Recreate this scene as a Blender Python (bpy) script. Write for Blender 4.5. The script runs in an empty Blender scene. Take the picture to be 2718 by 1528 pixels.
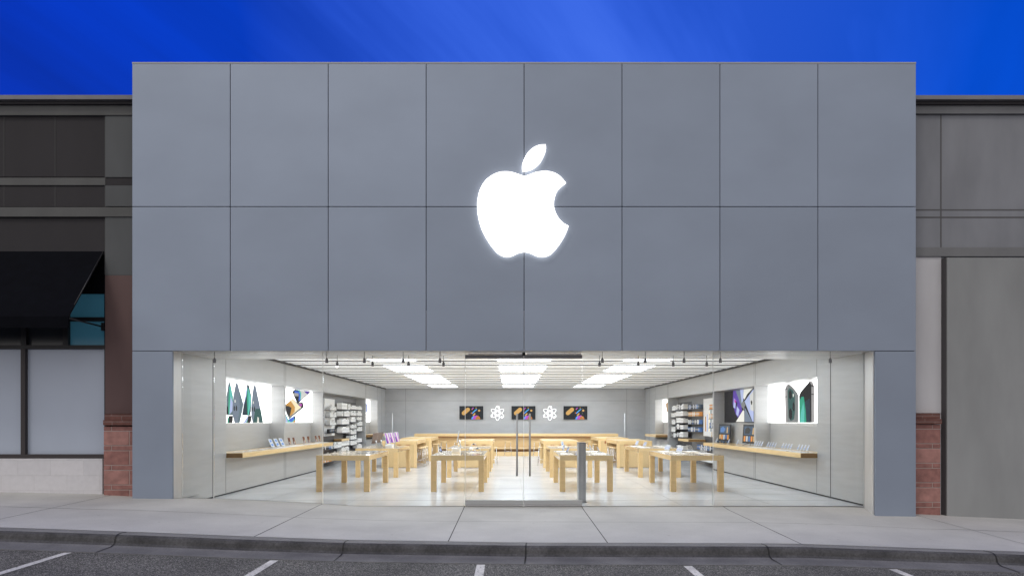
import bpy, bmesh, math, random
from mathutils import Vector, Matrix
R = math.radians
random.seed(7)
S = bpy.context.scene
COL = S.collection

# ------------------------------------------------------------------ camera, sky, sun, exposure
FS = 1700.0            # focal length in pixels of the 2718 px wide photograph
cam_d = bpy.data.cameras.new('camera')
cam_d.sensor_width = 36.0
cam_d.lens = 36.0 * FS / 2718.0
cam_d.shift_y = (1116.0 - 764.0) / 2718.0
cam_d.shift_x = (1359.0 - 1355.0) / 2718.0
cam_d.clip_end = 3000
cam = bpy.data.objects.new('camera', cam_d)
cam.location = (0, 0, 1.7)
cam.rotation_euler = (R(90), 0, 0)
COL.objects.link(cam)
S.camera = cam

S.view_settings.view_transform = 'Standard'
S.view_settings.look = 'None'
S.view_settings.exposure = 0.0
S.view_settings.gamma = 1.0
S.view_settings.use_curve_mapping = False
S.cycles.use_denoising = True
S.cycles.max_bounces = 10
S.cycles.diffuse_bounces = 5
S.cycles.glossy_bounces = 5
S.cycles.transparent_max_bounces = 16
S.cycles.sample_clamp_indirect = 6
S.cycles.caustics_reflective = False
S.cycles.caustics_refractive = False

SUN_EL, SUN_AZ = 56.0, -40.0      # soft dusk glow from above, left and behind the camera
W = bpy.data.worlds.new('World')
S.world = W
W.use_nodes = True
nt = W.node_tree
nt.nodes.clear()
def wn(t, **k):
    n = nt.nodes.new(t)
    for a, b in k.items(): setattr(n, a, b)
    return n
def wmath(op, a, b=None, c=None, clamp=False):
    n = wn('ShaderNodeMath', operation=op, use_clamp=clamp)
    for i, v in enumerate((a, b, c)):
        if v is None: continue
        if hasattr(v, 'links'): nt.links.new(v, n.inputs[i])
        else: n.inputs[i].default_value = v
    return n.outputs[0]
def wmix(f, a, b):
    n = wn('ShaderNodeMix', data_type='RGBA')
    for sock, v in ((n.inputs[0], f), (n.inputs[6], a), (n.inputs[7], b)):
        if hasattr(v, 'links'): nt.links.new(v, sock)
        else: sock.default_value = v
    return n.outputs[2]
tc = wn('ShaderNodeTexCoord')
sp = wn('ShaderNodeSeparateXYZ')
nt.links.new(tc.outputs['Generated'], sp.inputs[0])
dx, dy, dz = sp.outputs
# deep blue half of the sky (beyond the building), streaked with thin fanned cloud
zz = wmath('ADD', wmath('MAXIMUM', dz, 0.0), 0.22)
u = wmath('DIVIDE', dx, zz)
cmb = wn('ShaderNodeCombineXYZ')
nt.links.new(wmath('MULTIPLY', wmath('ADD', u, wmath('MULTIPLY', dz, 1.5)), 2.4), cmb.inputs[0])
nt.links.new(wmath('MULTIPLY', dz, 1.1), cmb.inputs[1])
nt.links.new(wmath('MULTIPLY', dy, .5), cmb.inputs[2])
nz = wn('ShaderNodeTexNoise'); nz.inputs['Scale'].default_value = 1.5; nz.inputs['Detail'].default_value = 5; nz.inputs['Roughness'].default_value = .55
nt.links.new(cmb.outputs[0], nz.inputs['Vector'])
st = wmath('MULTIPLY_ADD', nz.outputs[0], 3.2, -1.25, clamp=True)
cx = wmath('SUBTRACT', dx, 0.10)
cen = wmath('SUBTRACT', 1.0, wmath('MULTIPLY', wmath('MULTIPLY', cx, cx), 5.2), clamp=True)
f1 = wmath('MULTIPLY', cen, wmath('MULTIPLY_ADD', st, 0.70, 0.36), clamp=True)
deep = wmix(wmath('MULTIPLY_ADD', dx, 0.9, 0.55, clamp=True), (0.0, 0.032, 0.50, 1), (0.0, 0.085, 0.74, 1))
dsc = wn('ShaderNodeVectorMath', operation='SCALE'); nt.links.new(deep, dsc.inputs[0]); nt.links.new(wmath('MULTIPLY_ADD', st, 0.34, 0.82), dsc.inputs['Scale'])
blue = wmix(f1, dsc.outputs[0], (0.06, 0.175, 0.88, 1))
# pale half of the sky, over and behind the camera
pale = wmix(wmath('MULTIPLY_ADD', dz, 1.1, 0.0, clamp=True), (0.92, 0.88, 0.87, 1), (0.80, 0.78, 0.78, 1))
lr = wmath('MULTIPLY_ADD', dx, -0.30, 1.0)
back = wmath('MULTIPLY_ADD', dy, -2.2, 0.35, clamp=True)
sky = wmix(back, blue, pale)
sc_ = wn('ShaderNodeVectorMath', operation='SCALE')
nt.links.new(sky, sc_.inputs[0])
nt.links.new(wmath('MULTIPLY_ADD', back, wmath('SUBTRACT', wmath('MULTIPLY', lr, 1.0), 1.0), 1.0), sc_.inputs['Scale'])
nish = wn('ShaderNodeTexSky', sky_type='NISHITA')
nish.sun_disc = False
nish.sun_elevation = R(3); nish.sun_rotation = R(180 + SUN_AZ)
b1 = wn('ShaderNodeBackground'); b1.inputs[1].default_value = 1.0
nt.links.new(sc_.outputs[0], b1.inputs[0])
b2 = wn('ShaderNodeBackground'); b2.inputs[1].default_value = 0.05
nt.links.new(nish.outputs[0], b2.inputs[0])
mx = wn('ShaderNodeMixShader'); mx.inputs[0].default_value = 0.06
nt.links.new(b1.outputs[0], mx.inputs[1]); nt.links.new(b2.outputs[0], mx.inputs[2])
out = wn('ShaderNodeOutputWorld')
nt.links.new(mx.outputs[0], out.inputs[0])

sun_d = bpy.data.lights.new('sun', 'SUN')
sun_d.energy = 0.75; sun_d.angle = R(14); sun_d.color = (1.0, 0.93, 0.83)
sun = bpy.data.objects.new('sun', sun_d)
to_sun = Vector((math.sin(R(SUN_AZ)) * math.cos(R(SUN_EL)), -math.cos(R(SUN_AZ)) * math.cos(R(SUN_EL)), math.sin(R(SUN_EL))))
sun.rotation_euler = (-to_sun).to_track_quat('-Z', 'Y').to_euler()
sun.location = (-6, -8, 12)
COL.objects.link(sun)

# ------------------------------------------------------------------ materials
M = {}
def mat(name, col, rough=.5, metal=0.0, noise=0.0, nscale=8.0, stretch=(1, 1, 1), bump=0.0, bscale=None, emit=None, es=1.0, spec=None, detail=4, coat=0.0):
    m = bpy.data.materials.new(name); m.use_nodes = True
    n = m.node_tree.nodes; l = m.node_tree.links
    p = n['Principled BSDF']
    p.inputs['Roughness'].default_value = rough
    p.inputs['Metallic'].default_value = metal
    if spec is not None: p.inputs['Specular IOR Level'].default_value = spec
    if coat: p.inputs['Coat Weight'].default_value = coat; p.inputs['Coat Roughness'].default_value = .08
    c = (*col, 1)
    p.inputs['Base Color'].default_value = c
    if emit is not None:
        p.inputs['Emission Color'].default_value = (*emit, 1)
        p.inputs['Emission Strength'].default_value = es
    if noise or bump:
        t = n.new('ShaderNodeTexCoord'); mp = n.new('ShaderNodeMapping')
        mp.inputs['Scale'].default_value = stretch
        l.new(t.outputs['Object'], mp.inputs[0])
        a = n.new('ShaderNodeTexNoise'); a.inputs['Scale'].default_value = nscale; a.inputs['Detail'].default_value = detail
        l.new(mp.outputs[0], a.inputs['Vector'])
        if noise:
            r = n.new('ShaderNodeMapRange')
            r.inputs[1].default_value = .3; r.inputs[2].default_value = .7
            r.inputs[3].default_value = 1 - noise; r.inputs[4].default_value = 1 + noise
            l.new(a.outputs[0], r.inputs[0])
            v = n.new('ShaderNodeVectorMath'); v.operation = 'SCALE'; v.inputs[0].default_value = col
            l.new(r.outputs[0], v.inputs['Scale']); l.new(v.outputs[0], p.inputs['Base Color'])
        if bump:
            b = n.new('ShaderNodeBump'); b.inputs['Strength'].default_value = bump; b.inputs['Distance'].default_value = .01
            a2 = n.new('ShaderNodeTexNoise'); a2.inputs['Scale'].default_value = bscale or nscale * 4; a2.inputs['Detail'].default_value = 5
            l.new(mp.outputs[0], a2.inputs['Vector'])
            l.new(a2.outputs[0], b.inputs['Height']); l.new(b.outputs[0], p.inputs['Normal'])
    M[name] = m
    return m
mat('facade_steel', (.298, .349, .440), .50, .50, .04, .7, (1, 1, 1.6), .03, 260)
_n = M['facade_steel'].node_tree; _oi = _n.nodes.new('ShaderNodeObjectInfo'); _mr = _n.nodes.new('ShaderNodeMapRange'); _mr.inputs[3].default_value = .95; _mr.inputs[4].default_value = 1.05
_n.links.new(_oi.outputs['Random'], _mr.inputs[0]); _v = _n.nodes.new('ShaderNodeVectorMath'); _v.operation = 'SCALE'
_l = _n.nodes['Principled BSDF'].inputs['Base Color'].links[0].from_socket; _n.links.new(_l, _v.inputs[0]); _n.links.new(_mr.outputs[0], _v.inputs['Scale']); _n.links.new(_v.outputs[0], _n.nodes['Principled BSDF'].inputs['Base Color'])
mat('wall_steel', (.485, .49, .495), .34, .25, .05, 2.5, (.4, .4, 4), .03, 90)
mat('wall_steel_back', (.42, .425, .44), .55, .1, .05, 1.5, (1, 1, 3), .03, 90)
mat('return_steel_lit', (.72, .72, .71), .35, .35, .04, 3, (3, 3, .4))  # shop light on the inner pillar faces is put into this lighter steel
mat('soffit_steel', (.82, .82, .82), .4, .05, .05, 3, (.5, 6, 1))
mat('black', (.008, .008, .009), .6)
mat('joint', (.03, .03, .032), .7)
mat('seam_grey', (.12, .12, .12), .6)
mat('dark_metal', (.20, .20, .21), .45, .2)
mat('rail_steel', (.40, .41, .42), .45, .15, .04, 6, (1, 1, 10))
mat('handle_steel', (.42, .43, .44), .4, .1)
mat('chrome', (.6, .6, .6), .22, .95)
mat('ceiling_white_glow', (.86, .87, .88), .7, emit=(.90, .95, 1.0), es=.38)  # plain ceiling panels, no lamps; glow added to brighten the interior
mat('seam_mid', (.50, .50, .50), .8)
mat('gap_strip_grey', (.42, .42, .425), .7)
mat('ceiling_slot', (.07, .07, .07), .8)
mat('casing_brown', (.16, .12, .115), .45)
mat('light_panel', (.9, .9, .9), .6, emit=(.87, .94, 1.0), es=7.9)
mat('floor_stone', (.565, .58, .605), .18, 0, .09, .9, (1, 1, 1), .012, 3, spec=.32)
mat('table_wood', (.68, .49, .25), .25, 0, .08, 3.5, (9, 1.0, 9), 0, spec=.8, coat=1.0)
mat('table_wood_end', (.66, .45, .21), .4, 0, .08, 3.5, (1.0, 9, 9), 0)
mat('counter_wood', (.76, .545, .27), .32, 0, .07, 3.5, (9, .8, 9), 0, spec=.6, coat=.3)
mat('counter_end', (.30, .17, .06), .5, 0, .15, 30, (1, 1, 6), 0)
mat('cherry', (.36, .13, .04), .5)
mat('white_plastic', (.82, .82, .82), .35)
mat('paper_white', (.80, .80, .79), .6)
mat('paper_grey', (.58, .58, .58), .6)
mat('silver', (.55, .56, .57), .3, .8)
mat('glass_dark', (.015, .016, .02), .12)
mat('box_orange', (.75, .30, .05), .5)
mat('box_tan', (.62, .42, .20), .5)
mat('box_blue', (.08, .20, .50), .5)
mat('box_navy', (.04, .08, .14), .5)
mat('box_black', (.02, .02, .022), .5)
mat('shelf_dark', (.10, .10, .105), .45, .6)
mat('bay_back', (.24, .24, .24), .45, .5, .05, 2, (1, 1, 3))
mat('logo_white', (.9, .9, .9), .5, emit=(1, 1, 1), es=2.6)
mat('logo_glow', (.9, .9, .9), .5, emit=(1, .95, .88), es=2.2)
mat('neon_white', (.9, .9, .9), .5, emit=(1, 1, 1), es=1.0)
mat('lamp_on', (.9, .9, .9), .5, emit=(1, .97, .92), es=6)
mat('lightbox', (.85, .85, .85), .5, emit=(1, 1, 1), es=2.0)
mat('letter_grey', (.30, .30, .30), .5)
# neighbours
def stucco(name, col, noise=.10): return mat(name, col, .85, 0, noise, 1.1, (1.6, 1.6, .5), .25, 120)
stucco('stucco_dark', (.030, .028, .032)); stucco('stucco_mid', (.105, .112, .118)); stucco('stucco_band', (.115, .118, .118))
stucco('stucco_r', (.235, .245, .272), .13); stucco('stucco_r_band', (.185, .19, .20), .13); stucco('stucco_pale', (.58, .58, .61), .07)
stucco('stucco_panel', (.275, .285, .292), .10); stucco('stucco_red', (.145, .092, .090), .12); stucco('stucco_cap', (.23, .23, .25))
mat('groove', (.05, .05, .052), .9); mat('groove_soft', (.11, .11, .115), .9)
mat('awning_cloth', (.003, .0035, .006), .95, 0, .2, 5, (1, 1, 1), .15, 60, spec=.08)
mat('frame_black', (.010, .010, .013), .45)
mat('frame_brown', (.035, .028, .03), .5)
mat('blind_film', (.46, .52, .63), .30, 0, .03, 1.2, (1, 1, .5), 0, spec=.5)
mat('glass_teal_glow', (.05, .16, .24), .3, emit=(.010, .040, .060), es=.7)  # faint glow added to brighten the panes under the awning
mat('trim_plum', (.07, .065, .07), .6)
mat('glass_grey', (.03, .035, .042), .2)

def brickmat(name, c1, c2, cm, bw, rh, mortar=.010, squash=1.0, freq=2, off=.5, axis='XZ', rough=.85, wear=.25):
    m = bpy.data.materials.new(name); m.use_nodes = True
    n = m.node_tree.nodes; l = m.node_tree.links; p = n['Principled BSDF']; p.inputs['Roughness'].default_value = rough
    t = n.new('ShaderNodeTexCoord'); s = n.new('ShaderNodeSeparateXYZ'); c = n.new('ShaderNodeCombineXYZ')
    l.new(t.outputs['Object'], s.inputs[0])
    a = n.new('ShaderNodeMath'); a.operation = 'ADD'
    l.new(s.outputs[0], a.inputs[0]); l.new(s.outputs[1], a.inputs[1])
    l.new(a.outputs[0], c.inputs[0]); l.new(s.outputs[2], c.inputs[1])
    b = n.new('ShaderNodeTexBrick')
    b.inputs['Color1'].default_value = (*c1, 1); b.inputs['Color2'].default_value = (*c2, 1); b.inputs['Mortar'].default_value = (*cm, 1)
    b.inputs['Scale'].default_value = 1; b.inputs['Mortar Size'].default_value = mortar; b.inputs['Mortar Smooth'].default_value = .3
    b.inputs['Brick Width'].default_value = bw; b.inputs['Row Height'].default_value = rh
    b.squash = squash; b.squash_frequency = freq; b.offset = off
    l.new(c.outputs[0], b.inputs['Vector'])
    nz = n.new('ShaderNodeTexNoise'); nz.inputs['Scale'].default_value = 9; nz.inputs['Detail'].default_value = 6
    l.new(t.outputs['Object'], nz.inputs['Vector'])
    mr = n.new('ShaderNodeMapRange'); mr.inputs[1].default_value = .25; mr.inputs[2].default_value = .75; mr.inputs[3].default_value = 1 - wear; mr.inputs[4].default_value = 1 + wear
    l.new(nz.outputs[0], mr.inputs[0])
    v = n.new('ShaderNodeVectorMath'); v.operation = 'SCALE'; l.new(b.outputs[0], v.inputs[0]); l.new(mr.outputs[0], v.inputs['Scale'])
    l.new(v.outputs[0], p.inputs['Base Color'])
    bp = n.new('ShaderNodeBump'); bp.inputs['Strength'].default_value = .5; bp.inputs['Distance'].default_value = .008; bp.invert = True
    l.new(b.outputs['Fac'], bp.inputs['Height']); l.new(bp.outputs[0], p.inputs['Normal'])
    M[name] = m
brickmat('block_red', (.30, .125, .10), (.22, .09, .075), (.30, .20, .18), .62, .31)
brickmat('block_red_small', (.17, .072, .060), (.13, .055, .045), (.20, .13, .12), .40, .12)
mat('block_a', (.36, .185, .165), .85, 0, .22, 7, (1, 1, 1), .3, 60); mat('block_b', (.285, .135, .12), .85, 0, .25, 9, (1, 1, 1), .3, 60); mat('block_mortar', (.42, .33, .31), .9)
brickmat('block_white', (.66, .655, .69), (.60, .60, .635), (.57, .565, .59), .66, .30, .004, wear=.05)

def concrete(name, base, dark, rough=.8, big=.35, fine=.08, speck=False, fscale=60):
    m = bpy.data.materials.new(name); m.use_nodes = True
    n = m.node_tree.nodes; l = m.node_tree.links; p = n['Principled BSDF']; p.inputs['Roughness'].default_value = rough
    t = n.new('ShaderNodeTexCoord')
    a = n.new('ShaderNodeTexNoise'); a.inputs['Scale'].default_value = big; a.inputs['Detail'].default_value = 7; a.inputs['Roughness'].default_value = .6
    l.new(t.outputs['Object'], a.inputs['Vector'])
    mr = n.new('ShaderNodeMapRange'); mr.inputs[1].default_value = .35; mr.inputs[2].default_value = .68
    l.new(a.outputs[0], mr.inputs[0])
    mx = n.new('ShaderNodeMix'); mx.data_type = 'RGBA'; mx.inputs[6].default_value = (*dark, 1); mx.inputs[7].default_value = (*base, 1)
    l.new(mr.outputs[0], mx.inputs[0])
    f = n.new('ShaderNodeTexNoise'); f.inputs['Scale'].default_value = fscale; f.inputs['Detail'].default_value = 4; f.inputs['Roughness'].default_value = .7
    l.new(t.outputs['Object'], f.inputs['Vector'])
    fr = n.new('ShaderNodeMapRange'); fr.inputs[1].default_value = .3; fr.inputs[2].default_value = .7
    fr.inputs[3].default_value = 1 - fine; fr.inputs[4].default_value = 1 + fine
    l.new(f.outputs[0], fr.inputs[0])
    v = n.new('ShaderNodeVectorMath'); v.operation = 'SCALE'; l.new(mx.outputs[2], v.inputs[0]); l.new(fr.outputs[0], v.inputs['Scale'])
    src = v.outputs[0]
    if name == 'sidewalk':
        vo = n.new('ShaderNodeTexVoronoi'); vo.inputs['Scale'].default_value = 2.6
        l.new(t.outputs['Object'], vo.inputs['Vector'])
        gm = n.new('ShaderNodeMapRange'); gm.inputs[1].default_value = .045; gm.inputs[2].default_value = .075; gm.inputs[3].default_value = .80; gm.inputs[4].default_value = 1.0
        l.new(vo.outputs['Distance'], gm.inputs[0])
        v4 = n.new('ShaderNodeVectorMath'); v4.operation = 'SCALE'; l.new(src, v4.inputs[0]); l.new(gm.outputs[0], v4.inputs['Scale']); src = v4.outputs[0]
    if speck:
        vo = n.new('ShaderNodeTexVoronoi'); vo.inputs['Scale'].default_value = 95
        l.new(t.outputs['Object'], vo.inputs['Vector'])
        sr = n.new('ShaderNodeSeparateColor'); l.new(vo.outputs['Color'], sr.inputs[0])
        st2 = n.new('ShaderNodeMapRange'); st2.inputs[1].default_value = .55; st2.inputs[2].default_value = 1.0; st2.inputs[3].default_value = .5; st2.inputs[4].default_value = 3.3
        l.new(sr.outputs[0], st2.inputs[0])
        v2 = n.new('ShaderNodeVectorMath'); v2.operation = 'SCALE'; l.new(src, v2.inputs[0]); l.new(st2.outputs[0], v2.inputs['Scale'])
        src = v2.outputs[0]
    l.new(src, p.inputs['Base Color'])
    bp = n.new('ShaderNodeBump'); bp.inputs['Strength'].default_value = .6 if speck else .2; bp.inputs['Distance'].default_value = .006
    l.new(f.outputs[0], bp.inputs['Height']); l.new(bp.outputs[0], p.inputs['Normal'])
    M[name] = m
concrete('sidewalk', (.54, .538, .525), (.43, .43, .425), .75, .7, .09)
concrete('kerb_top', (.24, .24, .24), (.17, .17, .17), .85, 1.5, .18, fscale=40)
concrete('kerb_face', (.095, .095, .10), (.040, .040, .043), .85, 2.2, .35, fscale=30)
concrete('gutter', (.20, .20, .20), (.12, .12, .125), .85, 1.6, .22, fscale=45)
concrete('asphalt', (.130, .127, .118), (.080, .078, .073), .85, .8, .25, True, 90)
concrete('line_paint', (.82, .81, .78), (.55, .54, .52), .7, 3.0, .2, fscale=50)

def glassmat(name, refl=.05, tint=(1, 1, 1)):
    m = bpy.data.materials.new(name); m.use_nodes = True
    n = m.node_tree.nodes; l = m.node_tree.links; n.clear()
    o = n.new('ShaderNodeOutputMaterial'); x = n.new('ShaderNodeMixShader')
    t = n.new('ShaderNodeBsdfTransparent'); t.inputs[0].default_value = (*tint, 1)
    g = n.new('ShaderNodeBsdfGlossy'); g.inputs['Roughness'].default_value = .02; g.inputs['Color'].default_value = (.9, .9, .9, 1)
    f = n.new('ShaderNodeFresnel'); f.inputs[0].default_value = 1.35
    mm = n.new('ShaderNodeMath'); mm.operation = 'MULTIPLY'; mm.inputs[1].default_value = refl / .05
    l.new(f.outputs[0], mm.inputs[0]); l.new(mm.outputs[0], x.inputs[0])
    l.new(t.outputs[0], x.inputs[1]); l.new(g.outputs[0], x.inputs[2]); l.new(x.outputs[0], o.inputs[0])
    M[name] = m
_n = M['line_paint'].node_tree; _p = _n.nodes['Principled BSDF']; _t = _n.nodes.new('ShaderNodeTexCoord'); _z = _n.nodes.new('ShaderNodeTexNoise'); _z.inputs['Scale'].default_value = 26; _z.inputs['Detail'].default_value = 6; _z.inputs['Roughness'].default_value = .7
_n.links.new(_t.outputs['Object'], _z.inputs['Vector']); _r = _n.nodes.new('ShaderNodeMapRange'); _r.inputs[1].default_value = .56; _r.inputs[2].default_value = .64; _n.links.new(_z.outputs[0], _r.inputs[0])
_m = _n.nodes.new('ShaderNodeMix'); _m.data_type = 'RGBA'; _n.links.new(_r.outputs[0], _m.inputs[0]); _n.links.new(_p.inputs['Base Color'].links[0].from_socket, _m.inputs[6]); _m.inputs[7].default_value = (.10, .10, .098, 1); _n.links.new(_m.outputs[2], _p.inputs['Base Color'])
glassmat('clear_glass', .04, (.985, .99, .988))
mat('glass_edge', (.75, .78, .77), .2)

def pcol(name, c, e=.8):
    if name not in M: mat(name, tuple(q * .3 for q in c), .6, emit=c, es=e, spec=.08)
    return name

# ------------------------------------------------------------------ builders
class MB:
    def __init__(s): s.v = []; s.f = []; s.m = []; s.mats = []; s.sm = []
    def mi(s, m):
        if m not in s.mats: s.mats.append(m)
        return s.mats.index(m)
    def box(s, x0, x1, y0, y1, z0, z1, m, mx=None):
        o = len(s.v); k = s.mi(m)
        for z in (z0, z1):
            for (x, y) in ((x0, y0), (x1, y0), (x1, y1), (x0, y1)):
                p = Vector((x, y, z)); s.v.append(mx @ p if mx else p)
        for f in ((3, 2, 1, 0), (4, 5, 6, 7), (0, 1, 5, 4), (1, 2, 6, 5), (2, 3, 7, 6), (3, 0, 4, 7)):
            s.f.append([o + i for i in f]); s.m.append(k); s.sm.append(False)
    def poly(s, pts, m, smooth=False):
        o = len(s.v); k = s.mi(m)
        s.v += [Vector(p) for p in pts]; s.f.append(list(range(o, o + len(pts)))); s.m.append(k); s.sm.append(smooth)
    def prism(s, pts, d, m, mside=None):
        """closed outline pts extruded by vector d"""
        o = len(s.v); k = s.mi(m); ks = s.mi(mside or m); n = len(pts); d = Vector(d)
        s.v += [Vector(p) for p in pts] + [Vector(p) + d for p in pts]
        s.f.append([o + i for i in range(n)][::-1]); s.m.append(k); s.sm.append(False)
        s.f.append([o + n + i for i in range(n)]); s.m.append(ks); s.sm.append(False)
        for i in range(n):
            j = (i + 1) % n
            s.f.append([o + i, o + j, o + n + j, o + n + i]); s.m.append(ks); s.sm.append(False)
    def tube(s, pts, r, m, n=8, closed=False):
        o = len(s.v); k = s.mi(m); pts = [Vector(p) for p in pts]; N = len(pts)
        for i, p in enumerate(pts):
            if closed: t = pts[(i + 1) % N] - pts[i - 1]
            else: t = (pts[min(i + 1, N - 1)] - pts[max(i - 1, 0)])
            t.normalize()
            a = Vector((0, 0, 1)) if abs(t.z) < .9 else Vector((0, 1, 0))
            if closed: a = Vector((0, 1, 0))
            u = t.cross(a).normalized(); w = t.cross(u)
            for j in range(n):
                q = 2 * math.pi * j / n
                s.v.append(p + (u * math.cos(q) + w * math.sin(q)) * r)
        for i in range(N if closed else N - 1):
            for j in range(n):
                a0 = o + i * n + j; b0 = o + i * n + (j + 1) % n; i2 = (i + 1) % N
                a1 = o + i2 * n + j; b1 = o + i2 * n + (j + 1) % n
                s.f.append([a0, b0, b1, a1]); s.m.append(k); s.sm.append(True)
        if not closed:
            s.f.append([o + j for j in range(n)][::-1]); s.m.append(k); s.sm.append(False)
            s.f.append([o + (N - 1) * n + j for j in range(n)]); s.m.append(k); s.sm.append(False)
    def lathe(s, prof, c, m, n=20):
        o = len(s.v); k = s.mi(m)
        for (r, z) in prof:
            for j in range(n):
                q = 2 * math.pi * j / n
                s.v.append(Vector((c[0] + r * math.cos(q), c[1] + r * math.sin(q), c[2] + z)))
        for i in range(len(prof) - 1):
            for j in range(n):
                s.f.append([o + i * n + j, o + i * n + (j + 1) % n, o + (i + 1) * n + (j + 1) % n, o + (i + 1) * n + j]); s.m.append(k); s.sm.append(True)
        s.f.append([o + j for j in range(n)][::-1]); s.m.append(k); s.sm.append(False)
        s.f.append([o + (len(prof) - 1) * n + j for j in range(n)]); s.m.append(k); s.sm.append(False)
    def build(s, name, parent=None, bevel=0.0, loc=None):
        me = bpy.data.meshes.new(name)
        off = Vector(loc) if loc is not None else Vector((0, 0, 0))
        me.from_pydata([v - off for v in s.v], [], s.f)
        for m in s.mats: me.materials.append(M[m])
        me.polygons.foreach_set('material_index', s.m); me.polygons.foreach_set('use_smooth', s.sm)
        me.update()
        bm = bmesh.new(); bm.from_mesh(me); bmesh.ops.recalc_face_normals(bm, faces=bm.faces); bm.to_mesh(me); bm.free()
        o = bpy.data.objects.new(name, me); COL.objects.link(o)
        if loc is not None: o.location = loc
        if parent is not None: o.parent = parent
        if bevel:
            b = o.modifiers.new('bevel', 'BEVEL'); b.width = bevel; b.segments = 2; b.limit_method = 'ANGLE'; b.angle_limit = R(40)
        return o
def tag(o, label=None, cat=None, group=None, kind=None):
    if label: o['label'] = label
    if cat: o['category'] = cat
    if group: o['group'] = group
    if kind: o['kind'] = kind
    return o
def empty(name, loc, label=None, cat=None, group=None, rz=0):
    o = bpy.data.objects.new(name, None); COL.objects.link(o); o.location = loc; o.rotation_euler.z = rz; o.empty_display_size = .1
    return tag(o, label, cat, group)
def dup(root, loc=None, rz=None, label=None, group=None):
    c = root.copy(); COL.objects.link(c)
    if loc is not None: c.location = loc
    if rz is not None: c.rotation_euler.z = rz
    if label: c['label'] = label
    if group: c['group'] = group
    for ch in list(root.children):
        d = ch.copy(); COL.objects.link(d); d.parent = c
        for g in list(ch.children):
            e = g.copy(); COL.objects.link(e); e.parent = d
    return c
def lerp_tab(x, tab):
    if x <= tab[0][0]: return tab[0][1]
    for (a, b), (c, d) in zip(tab, tab[1:]):
        if x <= c: return b + (d - b) * (x - a) / (c - a)
    return tab[-1][1]

# ------------------------------------------------------------------ ground
YG, YF, YN = 12.80, 12.44, 12.90     # glass line, facade line, neighbours' wall line
T_kerb = [(-60, .75), (-12, .30), (-7.33, .137), (-5.61, .079), (-3.76, .006), (-2.35, -.041), (.2, -.08), (3.65, -.092), (4.2, -.098), (7.37, -.211), (12, -.36), (60, -1.0)]
T_fac = [(-60, 1.0), (-12, .32), (-10.3, .262), (-8.2, .222), (-7.35, .193), (-6.57, .186), (-5, .118), (-3.5, .03), (-2, -.018), (0, -.026), (3, -.028), (5, -.04), (6, -.07), (7.1, -.147), (7.87, -.156), (9, -.205), (10.3, -.262), (12, -.33), (60, -1.0)]
T_gls = [(-60, 1.0), (-12, .325), (-10.3, .268), (-8.2, .228), (-7.35, .19), (-6.57, .165), (-5.93, .149), (-3.75, .046), (-3.1, -.004), (0, -.008), (6.9, -.008), (7.2, -.05), (7.87, -.15), (9, -.205), (10.3, -.262), (12, -.33), (60, -1.0)]
def hz(x, y):
    k, f, g = lerp_tab(x, T_kerb), lerp_tab(x, T_fac), lerp_tab(x, T_gls)
    if y >= YG: return g
    if y >= YF: t = (y - YF) / (YG - YF); return f + (g - f) * t
    t = max(0.0, (y - 9.3) / (YF - 9.3)); return k + (f - k) * t
xs = [-60, -40, -25, -16] + [-13 + .25 * i for i in range(105)] + [16, 25, 40, 60]
def strip(mb, xs, ys, fz, m, smooth=True):
    o = len(mb.v); k = mb.mi(m); nx = len(xs)
    for y in ys:
        for x in xs: mb.v.append(Vector((x, y, fz(x, y))))
    for j in range(len(ys) - 1):
        for i in range(nx - 1):
            a = o + j * nx + i
            mb.f.append([a, a + 1, a + nx + 1, a + nx]); mb.m.append(k); mb.sm.append(smooth)
mb = MB()
strip(mb, xs, [9.34, 9.9, 10.5, 11.1, 11.7, 12.1, YF, 12.56, 12.68, YG], hz, 'sidewalk')
strip(mb, [x for x in xs if x <= -6.5], [YG, 13.4], hz, 'sidewalk')
strip(mb, [x for x in xs if x >= 7.0], [YG, 13.4], hz, 'sidewalk')
walk = tag(mb.build('sidewalk'), kind='structure')
def ribbon(mb, pts, w, m, dz=.003, n=12):
    """flat strip following the sidewalk surface"""
    for (x0, y0), (x1, y1) in zip(pts, pts[1:]):
        d = Vector((x1 - x0, y1 - y0)); L = d.length; d /= L; px, py = -d.y * w / 2, d.x * w / 2
        for i in range(n):
            a, b = i / n, (i + 1) / n
            q = [(x0 + (x1 - x0) * a, y0 + (y1 - y0) * a), (x0 + (x1 - x0) * b, y0 + (y1 - y0) * b)]
            P = [(q[0][0] + px, q[0][1] + py), (q[0][0] - px, q[0][1] - py), (q[1][0] - px, q[1][1] - py), (q[1][0] + px, q[1][1] + py)]
            mb.poly([(x, y, hz(x, y) + dz) for x, y in P], m)
for jx in (-13.5, -7.95, -3.75, -.91, 1.42, 4.25, 8.0, 12.5):
    yb = YG - .01 if -6.5 < jx < 7 else YN - .05
    mb = MB(); ribbon(mb, [(jx, 9.36), (jx + random.uniform(-.01, .01), yb)], .016 if abs(jx) < 5 else .010, 'joint', .002, 20)
    mb.build('expansion_joint', walk)
mb = MB(); ribbon(mb, [(-14, 11.1), (14, 11.1)], .015, 'seam_grey', .002, 110); mb.build('scored_line', walk)
mb = MB(); ribbon(mb, [(-6.56, YG - .012), (7.06, YG - .012)], .022, 'joint', .003, 60); mb.build('threshold_joint', walk)

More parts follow.
